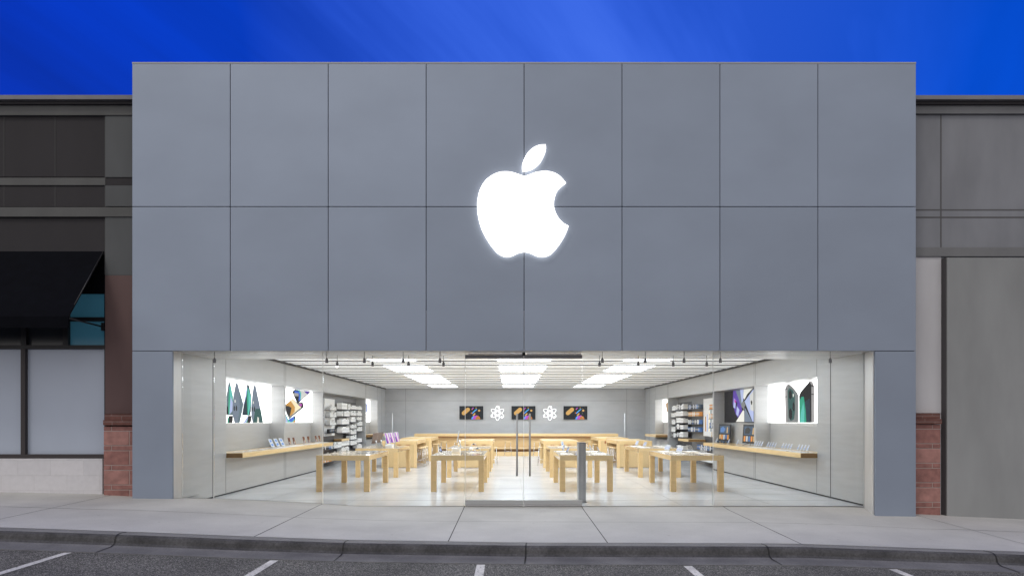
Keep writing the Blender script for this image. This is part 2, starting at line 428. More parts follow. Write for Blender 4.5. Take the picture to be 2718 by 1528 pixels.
# kerb with rolled face and gutter
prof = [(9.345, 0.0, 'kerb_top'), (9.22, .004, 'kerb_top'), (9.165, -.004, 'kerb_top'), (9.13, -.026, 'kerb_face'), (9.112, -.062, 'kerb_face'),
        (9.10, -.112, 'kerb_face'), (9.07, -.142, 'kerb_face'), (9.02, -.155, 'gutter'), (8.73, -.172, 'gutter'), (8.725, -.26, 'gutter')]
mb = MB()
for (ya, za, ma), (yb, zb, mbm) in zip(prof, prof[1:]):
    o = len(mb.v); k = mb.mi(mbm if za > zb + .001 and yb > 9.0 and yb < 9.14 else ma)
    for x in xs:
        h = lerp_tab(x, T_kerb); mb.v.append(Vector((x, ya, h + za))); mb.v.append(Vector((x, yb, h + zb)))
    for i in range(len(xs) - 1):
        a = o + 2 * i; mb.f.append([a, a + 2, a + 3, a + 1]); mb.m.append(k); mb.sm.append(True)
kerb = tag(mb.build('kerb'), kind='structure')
for jx in (-11.2, -5.61, -2.37, .23, 3.66, 6.9, 10.3):
    mb = MB()
    h = lambda y, zz: lerp_tab(jx, T_kerb) + zz
    w = .011
    for (ya, za, _), (yb, zb, _) in zip(prof[:-1], prof[1:-1]):
        s1 = -.04 * (9.3 - ya) / .6; s2 = -.04 * (9.3 - yb) / .6
        if jx > 3: s1, s2 = -s1, -s2
        mb.poly([(jx + s1 - w, ya - .003, h(ya, za) + .004), (jx + s1 + w, ya - .003, h(ya, za) + .004), (jx + s2 + w, yb - .003, h(yb, zb) + .004), (jx + s2 - w, yb - .003, h(yb, zb) + .004)], 'black')
    mb.build('kerb_joint', kerb)
mb = MB()
strip(mb, xs, [9.362, 9.345], lambda x, y: lerp_tab(x, T_kerb) + .0045, 'joint'); mb.build('kerb_seam', kerb)

def az(x, y): return lerp_tab(x, T_kerb) - .180 - .012 * max(0, min(6, 8.7 - y)) * 0.5
mb = MB()
strip(mb, xs, [8.74, 8.2, 7.5, 6, 3, 0, -10, -60], az, 'asphalt')
road = tag(mb.build('parking_lot'), kind='structure')
for sx in (-8.75, -6.0, -3.2, -.40, 2.40, 5.18, 7.98):
    mb = MB(); n = 16; y0, y1 = 8.68, 3.4
    for i in range(n):
        a = y0 + (y1 - y0) * i / n; b = y0 + (y1 - y0) * (i + 1) / n
        xa = sx - .0 * a; e = .0045
        mb.poly([(sx - .057, a, az(sx, a) + e), (sx + .057, a, az(sx, a) + e), (sx + .057, b, az(sx, b) + e), (sx - .057, b, az(sx, b) + e)], 'line_paint')
    mb.build('parking_line', road)
mb = MB(); mb.poly([(-700, -700, -1.6), (700, -700, -1.6), (700, 900, -1.6), (-700, 900, -1.6)], 'asphalt'); tag(mb.build('ground'), kind='structure')

# ------------------------------------------------------------------ the shop
XL, XR = -6.575, 7.073            # inside faces of the side walls
YB = 33.6; ZC = 3.397; ZS = 3.06  # back wall, ceiling, soffit
YS = 14.15
FX0, FX1 = -7.346, 7.874; ZT = 8.625; ZM = 5.853
shop = empty('store_building', (.26, YF, 0), 'large grey steel panelled shop with a full width glass front', 'shop building')
def P(mb, name, par=None, bevel=0.0):
    par = shop if par is None else par
    o = mb.build(name, None, bevel)
    o.parent = par
    o.matrix_parent_inverse = Matrix.Translation(par.location).inverted() if par is shop else Matrix.Identity(4)
    return o
def PP(mb, name, par, bevel=0.0):     # sub-part
    o = mb.build(name, None, bevel); o.parent = par
    return o
# facade panels
cols = [FX0 + (FX1 - FX0) * i / 8 for i in range(9)]
g = .0065
for r, (z0, z1) in enumerate(((ZS, ZM), (ZM, ZT))):
    for i in range(8):
        mb = MB(); mb.box(cols[i] + (g if i else 0), cols[i + 1] - (g if i < 7 else 0), YF, YF + .05, z0 + (g if r else .0), z1 - (g if not r else 0), 'facade_steel')
        P(mb, 'facade_panel', bevel=.003)
mb = MB()
mb.box(FX0 + .01, FX1 - .01, YF + .056, YF + .36, ZS + .35, ZT - .02, 'black')
mb.box(FX0 + .012, FX1 - .012, YF + .362, YB + .5, ZC + .5, ZT - .03, 'stucco_mid')
P(mb, 'wall')
mb = MB(); mb.box(FX0 - .004, FX1 + .004, YF - .004, YF + .30, ZT + .001, ZT + .03, 'rail_steel'); P(mb, 'coping')
for (x0, x1) in ((FX0, XL + .008), (7.087, FX1)):
    mb = MB(); mb.box(x0, x1, YF, YF + .05, -.6, ZS - .012, 'facade_steel'); P(mb, 'pillar_panel', bevel=.003)
# pillar returns, dark edge lines
for a, b in ((XL - .02, XL + .006), (XR - .004, 7.10)):
    mb = MB(); mb.box(a, b, YF + .052, YG - .012, -.5, ZS, 'return_steel_lit'); P(mb, 'pillar_return')
for a, b in ((FX0 + .004, XL - .022), (7.102, FX1 - .004)):
    mb = MB(); mb.box(a, b, YF + .052, YG + .1, -.6, ZS + .3, 'black'); P(mb, 'pillar_core')
# floor
mb = MB(); mb.box(XL - .6, XR + .6, YG, YB + .1, -.5, 0, 'floor_stone')
fl = P(mb, 'floor')
mb = MB()
for x in (-5.2, -3.35, -.9, .28, 1.42, 3.45, 5.3):
    mb.box(x - .003, x + .003, YG + .01, YB, .0005, .0015, 'seam_grey')
for k in range(17):
    y = YG + .9 + k * 1.2; mb.box(XL, XR, y - .003, y + .003, .0017, .0025, 'seam_grey')
PP(mb, 'floor_joint', fl); fl.children[0].matrix_parent_inverse = Matrix.Identity(4)
# soffit and bulkhead
mb = MB(); mb.box(XL - .6, XR + .6, YF + .055, YS, ZS, ZC + .45, 'soffit_steel'); P(mb, 'soffit')
mb = MB()
for y in (12.62, 13.35): mb.box(XL, XR, y - .004, y + .004, ZS - .002, ZS + .01, 'seam_grey')
P(mb, 'soffit_seam')
# ceiling
SLOT0 = 18.09 - 1.29 * 3; STEP = 1.29
edges = [SLOT0 + STEP * k for k in range(16)]
mb = MB(); mb.box(XL - .6, XR + .6, YS, YB + .5, ZC + .09, ZC + .4, 'ceiling_slot'); P(mb, 'ceiling_void')
lit = {}
for k, e in enumerate(edges):
    y0 = max(YS + .02, e + .05); y1 = min(YB - .02, e + STEP - .05)
    if y1 <= y0: continue
    mb = MB(); mb.box(XL + .07, XR - .07, y0, y1, ZC, ZC + .005, 'ceiling_white_glow'); P(mb, 'ceiling_panel')
    mb = MB(); ym = (y0 + y1) / 2
    mb.box(XL + .07, XR - .07, ym - .02, ym + .02, ZC - .016, ZC - .0005, 'seam_mid'); P(mb, 'ceiling_seam')
    mb = MB(); mb.box(XL + .07, XR - .07, y0 - .04, y0 - .001, ZC - .029, ZC + .02, 'gap_strip_grey'); P(mb, 'ceiling_gap_strip')  # added strip that draws the dark gap between ceiling panels
    lit[k] = (y0, y1)
for a, b in ((XL - .003, XL + .05), (XR - .05, XR + .003)):
    mb = MB(); mb.box(a, b, YS, YB, ZC - .045, ZC + .08, 'black'); P(mb, 'ceiling_shadow_strip')  # solid black strip painted as the shadow gap along the wall
unlit_rows = {3, 6, 11}
side = {0: 'left', 1: 'middle', 2: 'right'}
ordw = ['first', 'second', 'third', 'fourth', 'fifth', 'sixth', 'seventh', 'eighth', 'ninth', 'tenth', 'eleventh', 'twelfth', 'thirteenth', 'fourteenth', 'fifteenth']
cnt = 0
for k in sorted(lit):
    if k in unlit_rows or k > 13: continue
    y0, y1 = lit[k]
    for c, (xa, xb) in enumerate(((-3.92, -2.66), (-.36, 1.12), (3.18, 4.46))):
        o = empty('ceiling_light', ((xa + xb) / 2, (y0 + y1) / 2, ZC), 'white luminous ceiling panel, %s row from the shopfront in the %s column' % (ordw[cnt], side[c]), 'ceiling light', 'luminous ceiling panels')
        mb = MB(); w, d = (xb - xa) / 2, (y1 - y0) / 2
        mb.box(-w, w, -d, d, -.008, -.001, 'light_panel'); mb.build('diffuser', o)
    cnt += 1

# side walls with display niches
def side_wall(sg, X, niches, bay, name):
    """sg = -1 left, +1 right; X inner face; niches = [(y0,y1)], bay=(y0,y1)"""
    dep = .42; s = lambda a, b: (min(a, b), max(a, b))
    mb = MB(); m = 'wall_steel'
    thick = .66
    X1 = X + sg * thick
    x0, x1 = s(X, X1)
    cuts = sorted([(a, b, 'n') for a, b in niches] + [(bay[0], bay[1], 'b')])
    # lower and upper runs
    def run(ya, yb, z0, z1, xa=X, mm=m): a, b = s(xa, X1); mb.box(a, b, ya, yb, z0, z1, mm)
    run(YG - .01, YS, -.3, ZS - .001)
    y = YS
    for a, b, t in cuts:
        run(y, a, -.1, ZC + .07)
        run(a, b, 2.715, ZC + .07)
        if t == 'n':
            run(a, b, -.1, .84)
            run(a, b, .8401, 2.714, X + sg * dep)
        else:
            run(a, b, -.1, 2.714, X + sg * dep, 'bay_back')
        y = b
    run(y, YB, -.1, ZC + .07)
    w = P(mb, name)
    # panel seams and a black strip painted as the shadow line at the floor
    e = .003; a, b = s(X - sg * e, X + sg * .004)
    def seam(*q, m='seam_grey', aa=a, bb=b):
        mb = MB(); mb.box(aa, bb, *q, m); PP(mb, 'wall_seam', w)
    for yy in [14.79] + [q for n in niches for q in n][1:] + [bay[1], 32.6]:
        top = ZC - .05
        spans = [(.03, .82), (2.73, top)] if any(abs(yy - q) < .3 for n in niches for q in n) else [(.03, top)]
        for (za, zb) in spans: seam(yy - .005, yy + .005, za, zb)
    seam(YS - .012, YS + .012, .03, ZS, m='joint')
    for ya, yb3 in ((YG, bay[0]), (bay[1], YB)):
        p0, p1 = s(X - sg * .005, X + sg * .002); seam(ya, yb3, .0006, .028, m='black', aa=p0, bb=p1)
    return w
nL = [(14.82, 18.60), (18.74, 22.45), (29.15, 31.66)]; bL = (22.50, 29.0)
nR = [(14.76, 18.49), (18.60, 22.27), (28.85, 31.30)]; bR = (22.32, 28.7)
side_wall(-1, XL, nL, bL, 'side_wall'); side_wall(1, XR, nR, bR, 'side_wall')
mb = MB(); mb.box(XL - .6, XR + .6, YB, YB + .3, -.2, ZC + .07, 'wall_steel_back'); bw = P(mb, 'back_wall')
for x in (-5.50, 6.10, .68):
    mb = MB(); mb.box(x - .006, x + .006, YB - .003, YB + .01, .02 if x != .68 else 2.758, ZC, 'seam_grey'); PP(mb, 'wall_seam', bw)
mb = MB(); mb.box(XL, XR, YB - .004, YB + .01, 2.745, 2.757, 'seam_grey'); PP(mb, 'wall_seam', bw)

# glass front
panes = [(-6.56, -5.93), (-5.93, -3.75), (-3.75, -.905), (1.435, 4.05), (4.05, 7.065)]
for (a, b) in panes:
    mb = MB(); mb.box(a + .006, b - .006, YG, YG + .012, -.01, ZS - .001, 'clear_glass')
    gp = P(mb, 'shop_window')
    mb = MB(); mb.box(b - .006, b + .004, YG - .001, YG + .013, 0, ZS - .001, 'glass_edge'); PP(mb, 'pane_edge', gp)
for (a, b, hx) in ((-.90, .262, .13), (.268, 1.43, .385)):
    mb = MB(); mb.box(a, b, YG, YG + .012, .012, 3.03, 'clear_glass'); d = P(mb, 'door')
    mb = MB(); mb.box(a, b, YG - .022, YG + .034, .03, .118, 'rail_steel'); mb.box(a, b, YG - .016, YG + .03, .004, .0285, 'chrome'); PP(mb, 'bottom_rail', d, .002)
    mb = MB(); mb.box(a, b, YG - .022, YG + .034, 2.945, 3.015, 'dark_metal'); mb.box(a + .06, b - .02, YG - .03, YG + .03, 3.020, 3.045, 'chrome'); PP(mb, 'top_rail', d, .002)
    mb = MB(); mb.tube([(hx, YG - .06, .60), (hx, YG - .06, 1.845)], .019, 'handle_steel', 12)
    for z in (.78, 1.68): mb.tube([(hx, YG - .06, z), (hx, YG, z)], .009, 'handle_steel')
    PP(mb, 'handle', d)
    mb = MB(); mb.box(b - .002 if a < 0 else a - .002, b + .003 if a < 0 else a + .003, YG - .001, YG + .013, .12, 2.94, 'glass_edge'); PP(mb, 'pane_edge', d)
mb = MB(); mb.box(.235, .295, YG - .04, YG + .04, 3.0, 3.058, 'black'); P(mb, 'pivot_block')
mb = MB(); mb.box(-.93, 1.46, YG - .05, YG + .05, .0005, .0035, 'chrome'); P(mb, 'threshold_plate')

# small hanging spotlights under the soffit
sl = MB(); sl.lathe([(.006, 0), (.006, -.13)], (0, 0, 0), 'dark_metal', 8)
def spot(x, y, on, label, group):
    o = empty('spotlight', (x, y, ZS), label, 'spotlight', group)
    a = MB(); a.lathe([(.005, 0), (.005, -.13)], (0, 0, 0), 'dark_metal', 8); a.build('rod', o)
    a = MB(); a.lathe([(.010, -.12), (.020, -.145), (.028, -.155), (.029, -.215), (.024, -.222)], (0, 0, 0), 'dark_metal', 14); a.build('housing', o)
    if on:
        a = MB(); a.lathe([(.027, -.2221), (.030, -.232), (.012, -.244)], (0, 0, 0), 'lamp_on', 12); a.build('bulb', o)
    return o
NTH = ['leftmost', 'second', 'third', 'fourth', 'fifth', 'sixth', 'seventh', 'eighth', 'ninth', 'rightmost']
for i, x in enumerate((-5.83, -3.62, -2.88, -2.115, -1.39, 1.81, 2.655, 3.42, 4.135, 6.30)):
    spot(x, 12.62, False, 'small dark spotlight hanging outside the glass front, %s of ten from the left' % NTH[i], 'spotlights hanging outside the glass')
for i, (x, on) in enumerate(((-3.62, 1), (-2.88, 0), (-2.13, 1), (-1.40, 0), (1.86, 0), (2.67, 1), (3.40, 0), (4.10, 0))):
    spot(x, 13.38, on, (('lit spotlight with glowing bulb hanging just inside the glass, %s of eight from the left' if on else 'small unlit spotlight hanging just inside the glass, %s of eight from the left') % NTH[i]), 'lit spotlights inside the glass' if on else 'unlit spotlights inside the glass')

# ------------------------------------------------------------------ illuminated sign on the facade
def px2(cx, cy, y=YF - .08):            # pixel of the logo crop -> facade plane
    sx = 1200 + cx * .24869; sy = 360 + cy * .24869
    return Vector(((sx - 1355) * y / FS, 0, 1.7 - (sy - 1116) * y / FS))
def catmull(pts, sharp, n=6):
    out = []; N = len(pts)
    for i in range(N):
        p0, p1, p2, p3 = pts[i - 1], pts[i], pts[(i + 1) % N], pts[(i + 2) % N]
        if i in sharp: p0 = p1
        if (i + 1) % N in sharp: p3 = p2
        for k in range(n):
            t = k / n
            out.append(tuple(.5 * (2 * b + (c - a) * t + (2 * a - 5 * b + 4 * c - d) * t * t + (3 * b - a - 3 * c + d) * t ** 3) for a, b, c, d in zip(p0, p1, p2, p3)))
    return out
body = [(772, 434), (700, 408), (640, 390), (575, 382), (500, 390), (420, 425), (350, 485), (300, 570), (275, 665), (268, 760), (280, 870), (310, 980), (360, 1085), (430, 1190), (500, 1262), (575, 1290), (640, 1280), (700, 1252), (772, 1238),
        (840, 1252), (900, 1280), (970, 1290), (1040, 1270), (1100, 1215), (1170, 1120), (1218, 1030), (1243, 963), (1180, 925), (1125, 860), (1090, 775), (1088, 690), (1115, 600), (1160, 545), (1215, 503),
        (1150, 430), (1070, 388), (985, 378), (900, 388), (830, 413)]
leaf = [(750, 378), (748, 320), (770, 250), (815, 175), (880, 120), (940, 98), (999, 94), (999, 150), (975, 220), (930, 295), (870, 345), (810, 370)]
sign = empty('logo_sign', (.22, YF, 5.9), 'glowing white fruit shaped logo with a bite and a leaf, centred on the facade', 'sign')
for nm, pts, sh in (('fruit', body, {0, 26, 33}), ('leaf', leaf, {0, 6})):
    c = catmull(pts, sh); w = [px2(*p) - Vector((.22, 0, 5.9)) for p in c]
    mb = MB(); mb.prism([(p.x, -.08, p.z) for p in w], (0, .045, 0), 'logo_white', 'logo_glow'); mb.build(nm, sign)

# ------------------------------------------------------------------ neighbours
def zl(y, d=YN): return 1.7 + (1057.8 - y) * d / 1611.3
def xl(x, d=YN): return (x - 1284.3) * d / 1611.3
def block_pier(x0, x1, y0, y1, ztop, ft, fs):
    mb = MB(); z = ztop; k = 0
    mb.box(x0 + .004, x1 - .004, y0 + .008, y1, -1, ztop - .004, 'block_mortar')
    seq = [.10, .29]
    while z > -.35:
        h = seq[k % 2]; f = fs if k % 2 == 0 else ft; xc = x0 + (x1 - x0) * f; m = ('block_a', 'block_b')
        mb.box(x0, xc - .009, y0, y0 + .1, z - h + .018, z, m[(k // 2) % 2 if k % 2 else 1]); mb.box(xc + .009, x1, y0, y0 + .1, z - h + .018, z, m[(k // 2 + 1) % 2 if k % 2 else 1])
        z -= h; k += 1
    return mb
nb = empty('shop_building', (-12, YN, 0), 'dark stucco shop on the left with black awning, frosted windows and red block pier', 'shop building')
def Q(mb, name, par, bevel=0.0):
    o = mb.build(name, None, bevel); o.parent = par
    if par.parent is None: o.matrix_parent_inverse = Matrix.Translation(par.location).inverted()
    return o
XE = FX0 - .004; XW = -26.0; yb = 24.0
xp = xl(267)         # left edge of the pilaster
mb = MB()
mb.box(XW, xl(262), YN + .02, yb, 5.121, zl(253, YN - .1), 'stucco_dark'); mb.box(xl(262) + .001, XE, YN + .02, yb, 3.8, zl(253, YN - .1), 'stucco_dark')
mb.box(XW, xl(262), YN + .3, yb, 3.8001, 5.1209, 'stucco_dark')
mb.box(XW, xp, YN, YN + .019, zl(445), zl(291), 'stucco_dark')
mb.box(XW, xp, YN, YN + .019, zl(520), zl(468), 'stucco_dark')
mb.box(XW, xp, YN, YN + .019, zl(640), zl(548), 'stucco_dark')
mb.box(XW, XE, YN + .3, yb, -1, 3.799, 'stucco_dark')
Q(mb, 'wall', nb)
mb = MB()
mb.box(XW, XE, YN - .05, YN + .019, zl(290, YN - .05), zl(263, YN - .05), 'stucco_band')
mb.box(XW, xp - .004, YN - .02, YN + .019, zl(467), zl(448), 'stucco_band')
mb.box(XW, XE, YN - .05, YN + .019, zl(545, YN - .05), zl(521, YN - .05), 'stucco_band')
Q(mb, 'band', nb, .006)
mb = MB()
mb.box(xp, XE, YN - .03, YN + .019, zl(447), zl(291), 'stucco_mid')
mb.box(xp, XE, YN - .03, YN + .019, zl(520), zl(468), 'stucco_mid')
mb.box(xp, XE, YN - .018, YN + .019, zl(467), zl(447.5), 'stucco_dark')
mb.box(xp, XE, YN - .03, YN + .019, zl(693), zl(546), 'stucco_mid')
mb.box(xp, XE, YN - .03, YN + .4, zl(1040), zl(693.5), 'stucco_red')
Q(mb, 'pilaster', nb)
mb = MB()
mb.box(XW, XE, YN - .10, YN + .4, zl(262, YN - .10), zl(251, YN - .10), 'stucco_dark')
mb.box(XW, XE, YN - .06, YN + .39, zl(263, YN - .05) + .001, zl(262, YN - .10) - .001, 'groove')
mb.box(XW, XE, YN - .16, YN + .4, zl(250, YN - .16), zl(239, YN - .16), 'stucco_cap')
Q(mb, 'cornice', nb, .004)
mb = MB()
for x in (xl(139), xl(139) - 1.03, xl(139) - 2.06, xl(139) - 3.1):
    mb.box(x - .014, x + .014, YN - .004, YN + .01, zl(445), zl(291), 'groove'); mb.box(x - .014, x + .014, YN - .003, YN + .01, zl(520), zl(468), 'groove')
mb.box(XW, XE, YN - .034, YN + .015, zl(291.6), zl(289.8), 'groove'); mb.box(XW, XE, YN - .034, YN + .015, zl(547.5), zl(545.4), 'groove')
mb.box(xp - .03, xp, YN - .008, YN + .015, zl(545), zl(291), 'groove'); mb.box(xp - .03, xp, YN - .008, YN + .015, zl(690), zl(548), 'groove')
Q(mb, 'groove', nb)
# block base under the windows, red pier
mb = MB(); mb.box(XW, xl(259), YN - .02, YN + .28, -1, .94, 'block_white'); Q(mb, 'base_wall', nb)
xq = xl(261, YN - .15)
mb = block_pier(xq, XE, YN - .15, YN + .3, zl(1072, YN - .15), .68, .2); pr = Q(mb, 'pier', nb, .004)
mb = MB(); d = YN - .2
mb.box(xl(259, d), XE, d, YN + .3, zl(1069, d), zl(1056, d), 'block_red_small'); mb.box(xl(260.5, d), XE, d + .03, YN + .3, zl(1055.7, d), zl(1041, d), 'block_red_small')
Q(mb, 'cap', pr, .006)
# window wall
xr = xl(262)
X = lambda c: (c * .4836 * .9478 - 1284.3) * YN / 1611.3
Z = lambda c: zl((640 + c * .4834) * .9478)
def window(x0, x1, z0, z1, gm, yy=YN + .10):
    mb = MB(); mb.box(x0, x1, yy, yy + .02, z0, z1, gm); return Q(mb, 'window', nb)
mb = MB(); F = 'frame_black'; yf0, yf1 = YN + .04, YN + .13
mb.box(XW, xr, yf0 - .01, yf1, Z(1190), Z(1169), 'frame_brown')
mb.box(XW, xr, yf0 - .02, yf1, Z(590), Z(569), F)
mb.box(X(372), xr, yf0 - .005, yf1, Z(437), Z(415), F)
for xa in (X(108), X(108) - 1.72, X(108) - 3.44, X(108) - 5.16): mb.box(xa, xa + (X(132) - X(108)), yf0 - .015, yf1, Z(1169), Z(590), 'frame_brown')
for xa in (X(338), X(108), X(108) - .86, X(108) - 1.72, X(108) - 2.58): mb.box(xa, xa + .11, yf0 - .012, yf1, Z(569), Z(415), F)
mb.box(xr - .012, xr + .02, yf0 - .018, yf1, Z(1190), Z(285), F)
mb.box(XW, xr, YN + .05, YN + .29, Z(285), 3.0 + 2.12, 'awning_cloth')
Q(mb, 'window_frame', nb)
window(X(132), xr - .013, Z(1169), Z(590), 'blind_film'); 
for k in range(4): window(X(132) - 1.72 * (k + 1), X(108) - 1.72 * k, Z(1169), Z(590), 'blind_film')
window(X(368), xr - .013, Z(569), Z(437), 'glass_teal_glow'); window(X(368), xr - .013, Z(415), Z(285), 'glass_teal_glow')
window(X(132), X(338), Z(569), Z(285), 'glass_grey')
for k in range(4): window(X(132) - .86 * (k + 1), X(108) - .86 * k, Z(569), Z(285), 'glass_grey')
# awning
aw_x1 = xl(262); p = 1.04
yo = YN - p; zt, zb_, zv = zl(632), zl(795, yo), zl(824, yo)
mb = MB(); t = .015
mb.prism([(aw_x1, YN, zt), (aw_x1, yo, zb_), (aw_x1, yo, zv), (aw_x1, yo + t, zv), (aw_x1, yo + t, zb_ - t), (aw_x1, YN, zt - .03)], (XW + 1 - aw_x1, 0, 0), 'awning_cloth')
aw = Q(mb, 'awning', nb)
mb = MB(); mb.tube([(aw_x1 - .02, yo + .03, zb_ - .03), (aw_x1 - .02, YN + .02, zl(822))], .016, 'frame_black')
mb.tube([(aw_x1 - .02, yo + .02, zb_ - .02), (XW + 1.2, yo + .02, zb_ - .02)], .015, 'frame_black')
mb.box(aw_x1 - .04, aw_x1 + .02, YN - .04, YN + .02, zl(832), zl(812), 'frame_black')
Q(mb, 'awning_arm', aw)
mb = MB(); mb.tube([(aw_x1 - .012, YN - .01, zt - .02), (aw_x1 - .012, yo + .01, zb_ - .01)], .014, 'frame_black', 6)
Q(mb, 'awning_rafter', aw)

# right neighbour
nr = empty('shop_building', (12, YN, 0), 'grey stucco shop on the right with a large blank panel and red block pier', 'shop building')
XA = FX1 + .004; XZ = 26.0
gx = xl(2367)
mb = MB()
mb.box(XA, XZ, YN + .02, yb, 3.0, zl(253, YN - .1), 'stucco_r')
mb.box(XA, XZ, YN, YN + .0199, zl(622), zl(287), 'stucco_r')
mb.box(XA, xl(2372), YN + .02, yb, -1, 2.999, 'stucco_pale')
mb.box(XA, xl(2368), YN, YN + .019, zl(1038), zl(646), 'stucco_pale')
Q(mb, 'wall', nr)
mb = MB()
mb.box(XA, XZ, YN - .05, YN + .4, zl(286, YN - .05), zl(263, YN - .05), 'stucco_r_band'); mb.box(XA, XZ, YN - .10, YN + .4, zl(262.4, YN - .10), zl(251, YN - .10), 'stucco_dark')
mb.box(XA, XZ, YN - .16, YN + .4, zl(250, YN - .16), zl(239.5, YN - .16), 'stucco_cap'); mb.box(XA, XZ, YN - .07, YN + .39, zl(263, YN - .05) + .001, zl(262.4, YN - .10) - .001, 'groove')
Q(mb, 'cornice', nr, .004)
mb = MB(); mb.box(XA, XZ, YN - .03, YN + .019, zl(646), zl(623), 'stucco_r_band'); Q(mb, 'band', nr, .008)
mb = MB()
for a, b in ((526.5, 529.5), (545, 548.5), (287.2, 289.6)): mb.box(XA, XZ, YN - .004, YN + .01, zl(b), zl(a), 'groove_soft')
mb.box(gx - .014, gx + .014, YN - .003, YN + .01, zl(622), zl(287.5), 'groove_soft'); mb.box(gx + 4.2, gx + 4.23, YN - .003, YN + .01, zl(622), zl(287.5), 'groove_soft')
Q(mb, 'groove', nr)
mb = MB(); xz = xl(2383, YN - .14)
mb.box(xz, XZ, YN - .14, yb, -1.2, zl(648, YN - .14), 'stucco_panel'); Q(mb, 'blank_panel', nr, .01)
mb = MB(); mb.box(xl(2369), xz - .001, YN - .12, YN + .018, -1.2, zl(648, YN - .1), 'trim_plum'); Q(mb, 'corner_trim', nr)
mb = block_pier(XA, xl(2366, YN - .1), YN - .10, YN + .019, zl(1067, YN - .1), .28, .78); pr = Q(mb, 'pier', nr, .004)
mb = MB(); d = YN - .15
mb.box(XA, xl(2370, d), d, YN + .018, zl(1066, d), zl(1053, d), 'block_red_small'); mb.box(XA, xl(2368, d), d + .03, YN + .018, zl(1052.7, d), zl(1039, d), 'block_red_small')
Q(mb, 'cap', pr, .006)

# ------------------------------------------------------------------ back wall: screens, signs
ORD = ['leftmost', 'second from the left', 'third from the left', 'fourth from the left', 'fifth from the left', 'sixth from the left', 'seventh from the left', 'eighth from the left', 'ninth from the left', 'tenth from the left']
def ell(cx, cz, a, b, th=0.0, n=20):
    out = []
    for i in range(n):
        q = 2 * math.pi * i / n; u, v = a * math.cos(q), b * math.sin(q)
        out.append((cx + u * math.cos(th) - v * math.sin(th), cz + u * math.sin(th) + v * math.cos(th)))
    return out
def capsule(x0, z0, x1, z1, r, n=8):
    a = math.atan2(z1 - z0, x1 - x0); out = []
    for i in range(n + 1): q = a - math.pi / 2 + math.pi * i / n; out.append((x1 + r * math.cos(q), z1 + r * math.sin(q)))
    for i in range(n + 1): q = a + math.pi / 2 + math.pi * i / n; out.append((x0 + r * math.cos(q), z0 + r * math.sin(q)))
    return out
pcol('scr_black', (.010, .014, .019), .7); pcol('scr_orange', (.62, .36, .11), .8); pcol('scr_blue', (.07, .26, .72), 1); pcol('scr_purple', (.40, .06, .45), 1)
pcol('scr_brown', (.42, .15, .03), 1); pcol('scr_teal', (.03, .40, .50), 1)
for i, cxs in enumerate((-2.05, .68, 3.40)):
    o = empty('wall_screen', (cxs, YB, 2.12), 'dark wall screen with orange and purple shapes above the long bar, ' + ['left', 'middle', 'right'][i] + ' one of three', 'screen', 'wall screens above the bar')
    mb = MB(); mb.box(-.645, .645, -.06, -.001, -.37, .37, 'silver'); mb.build('casing', o, bevel=.004)
    mb = MB(); mb.box(-.63, .63, -.064, -.0605, -.355, .355, 'scr_black')
    k = .0029; e = -.0655
    def T(pts, m, dy=0): mb.poly([(x, e - dy, z) for x, z in pts], m)
    U = lambda x, y: ((x - 347) * k, (303 - y) * k)
    for (a, b, r, m) in (((210, 310), (285, 245), 36, 'scr_orange'), ((362, 240), (380, 215), 8, 'scr_purple'), ((362, 312), (440, 242), 9, 'scr_blue'), ((385, 348), (408, 322), 13, 'scr_orange'), ((375, 290), (438, 236), 3, 'scr_teal')):
        p0 = U(*a); p1 = U(*b); T(capsule(*p0, *p1, r * k), m, .001 if m == 'scr_teal' else 0)
    for (c, r, m) in (((488, 263), 19, 'scr_orange'), ((432, 214), 9, 'scr_orange'), ((350, 308), 12, 'scr_brown'), ((358, 243), 9, 'scr_brown')): T(ell(*U(*c), r * k, r * k), m, .001)
    def dome(x0, x1, top, m, dy):
        c = (x0 + x1) / 2; T([U(c - (x1 - x0) / 2 * math.cos(math.pi * q / 10), 420 - (420 - top) * math.sin(math.pi * q / 10)) for q in range(11)], m, dy)
    dome(345, 460, 358, 'scr_blue', .001); dome(375, 500, 350, 'scr_purple', .002); dome(420, 508, 360, 'scr_brown', .003)
    mb.build('display', o)
for i, cxa in enumerate((-.685, 2.06)):
    o = empty('wall_sign', (cxa, YB, 2.10), 'glowing white atom symbol over grey lettering on the back wall, ' + ['left', 'right'][i] + ' of two', 'sign', 'atom signs above the bar')
    for th in (90, 30, -30):
        mb = MB(); mb.tube([(x, -.035, z) for x, z in ell(0, 0, .375, .125, R(th), 40)], .0115, 'neon_white', 8, True); mb.build('orbit', o)
    for (x, z) in ((.055, .31), (-.30, -.13), (.23, -.22)):
        mb = MB(); mb.prism([(a, -.06, b) for a, b in ell(x, z, .052, .052)], (0, .04, 0), 'neon_white'); mb.build('electron', o)
    mb = MB(); mb.tube([(x, -.035, z) for x, z in ell(0, 0, .085, .085, 0, 24)], .009, 'neon_white', 8, True); mb.build('nucleus', o)
    cu = bpy.data.curves.new('lettering', 'FONT'); cu.body = 'GENIUS BAR'; cu.size = .13; cu.align_x = 'CENTER'; cu.align_y = 'CENTER'; cu.extrude = .004; cu.space_character = 1.25
    tmp = bpy.data.objects.new('tmp', cu); COL.objects.link(tmp)
    me = bpy.data.meshes.new_from_object(tmp); bpy.data.objects.remove(tmp)
    me.materials.clear(); me.materials.append(M['letter_grey'])
    t = bpy.data.objects.new('lettering', me); COL.objects.link(t); t.parent = o; t.location = (0, -.008, 0); t.rotation_euler = (R(90), 0, 0)

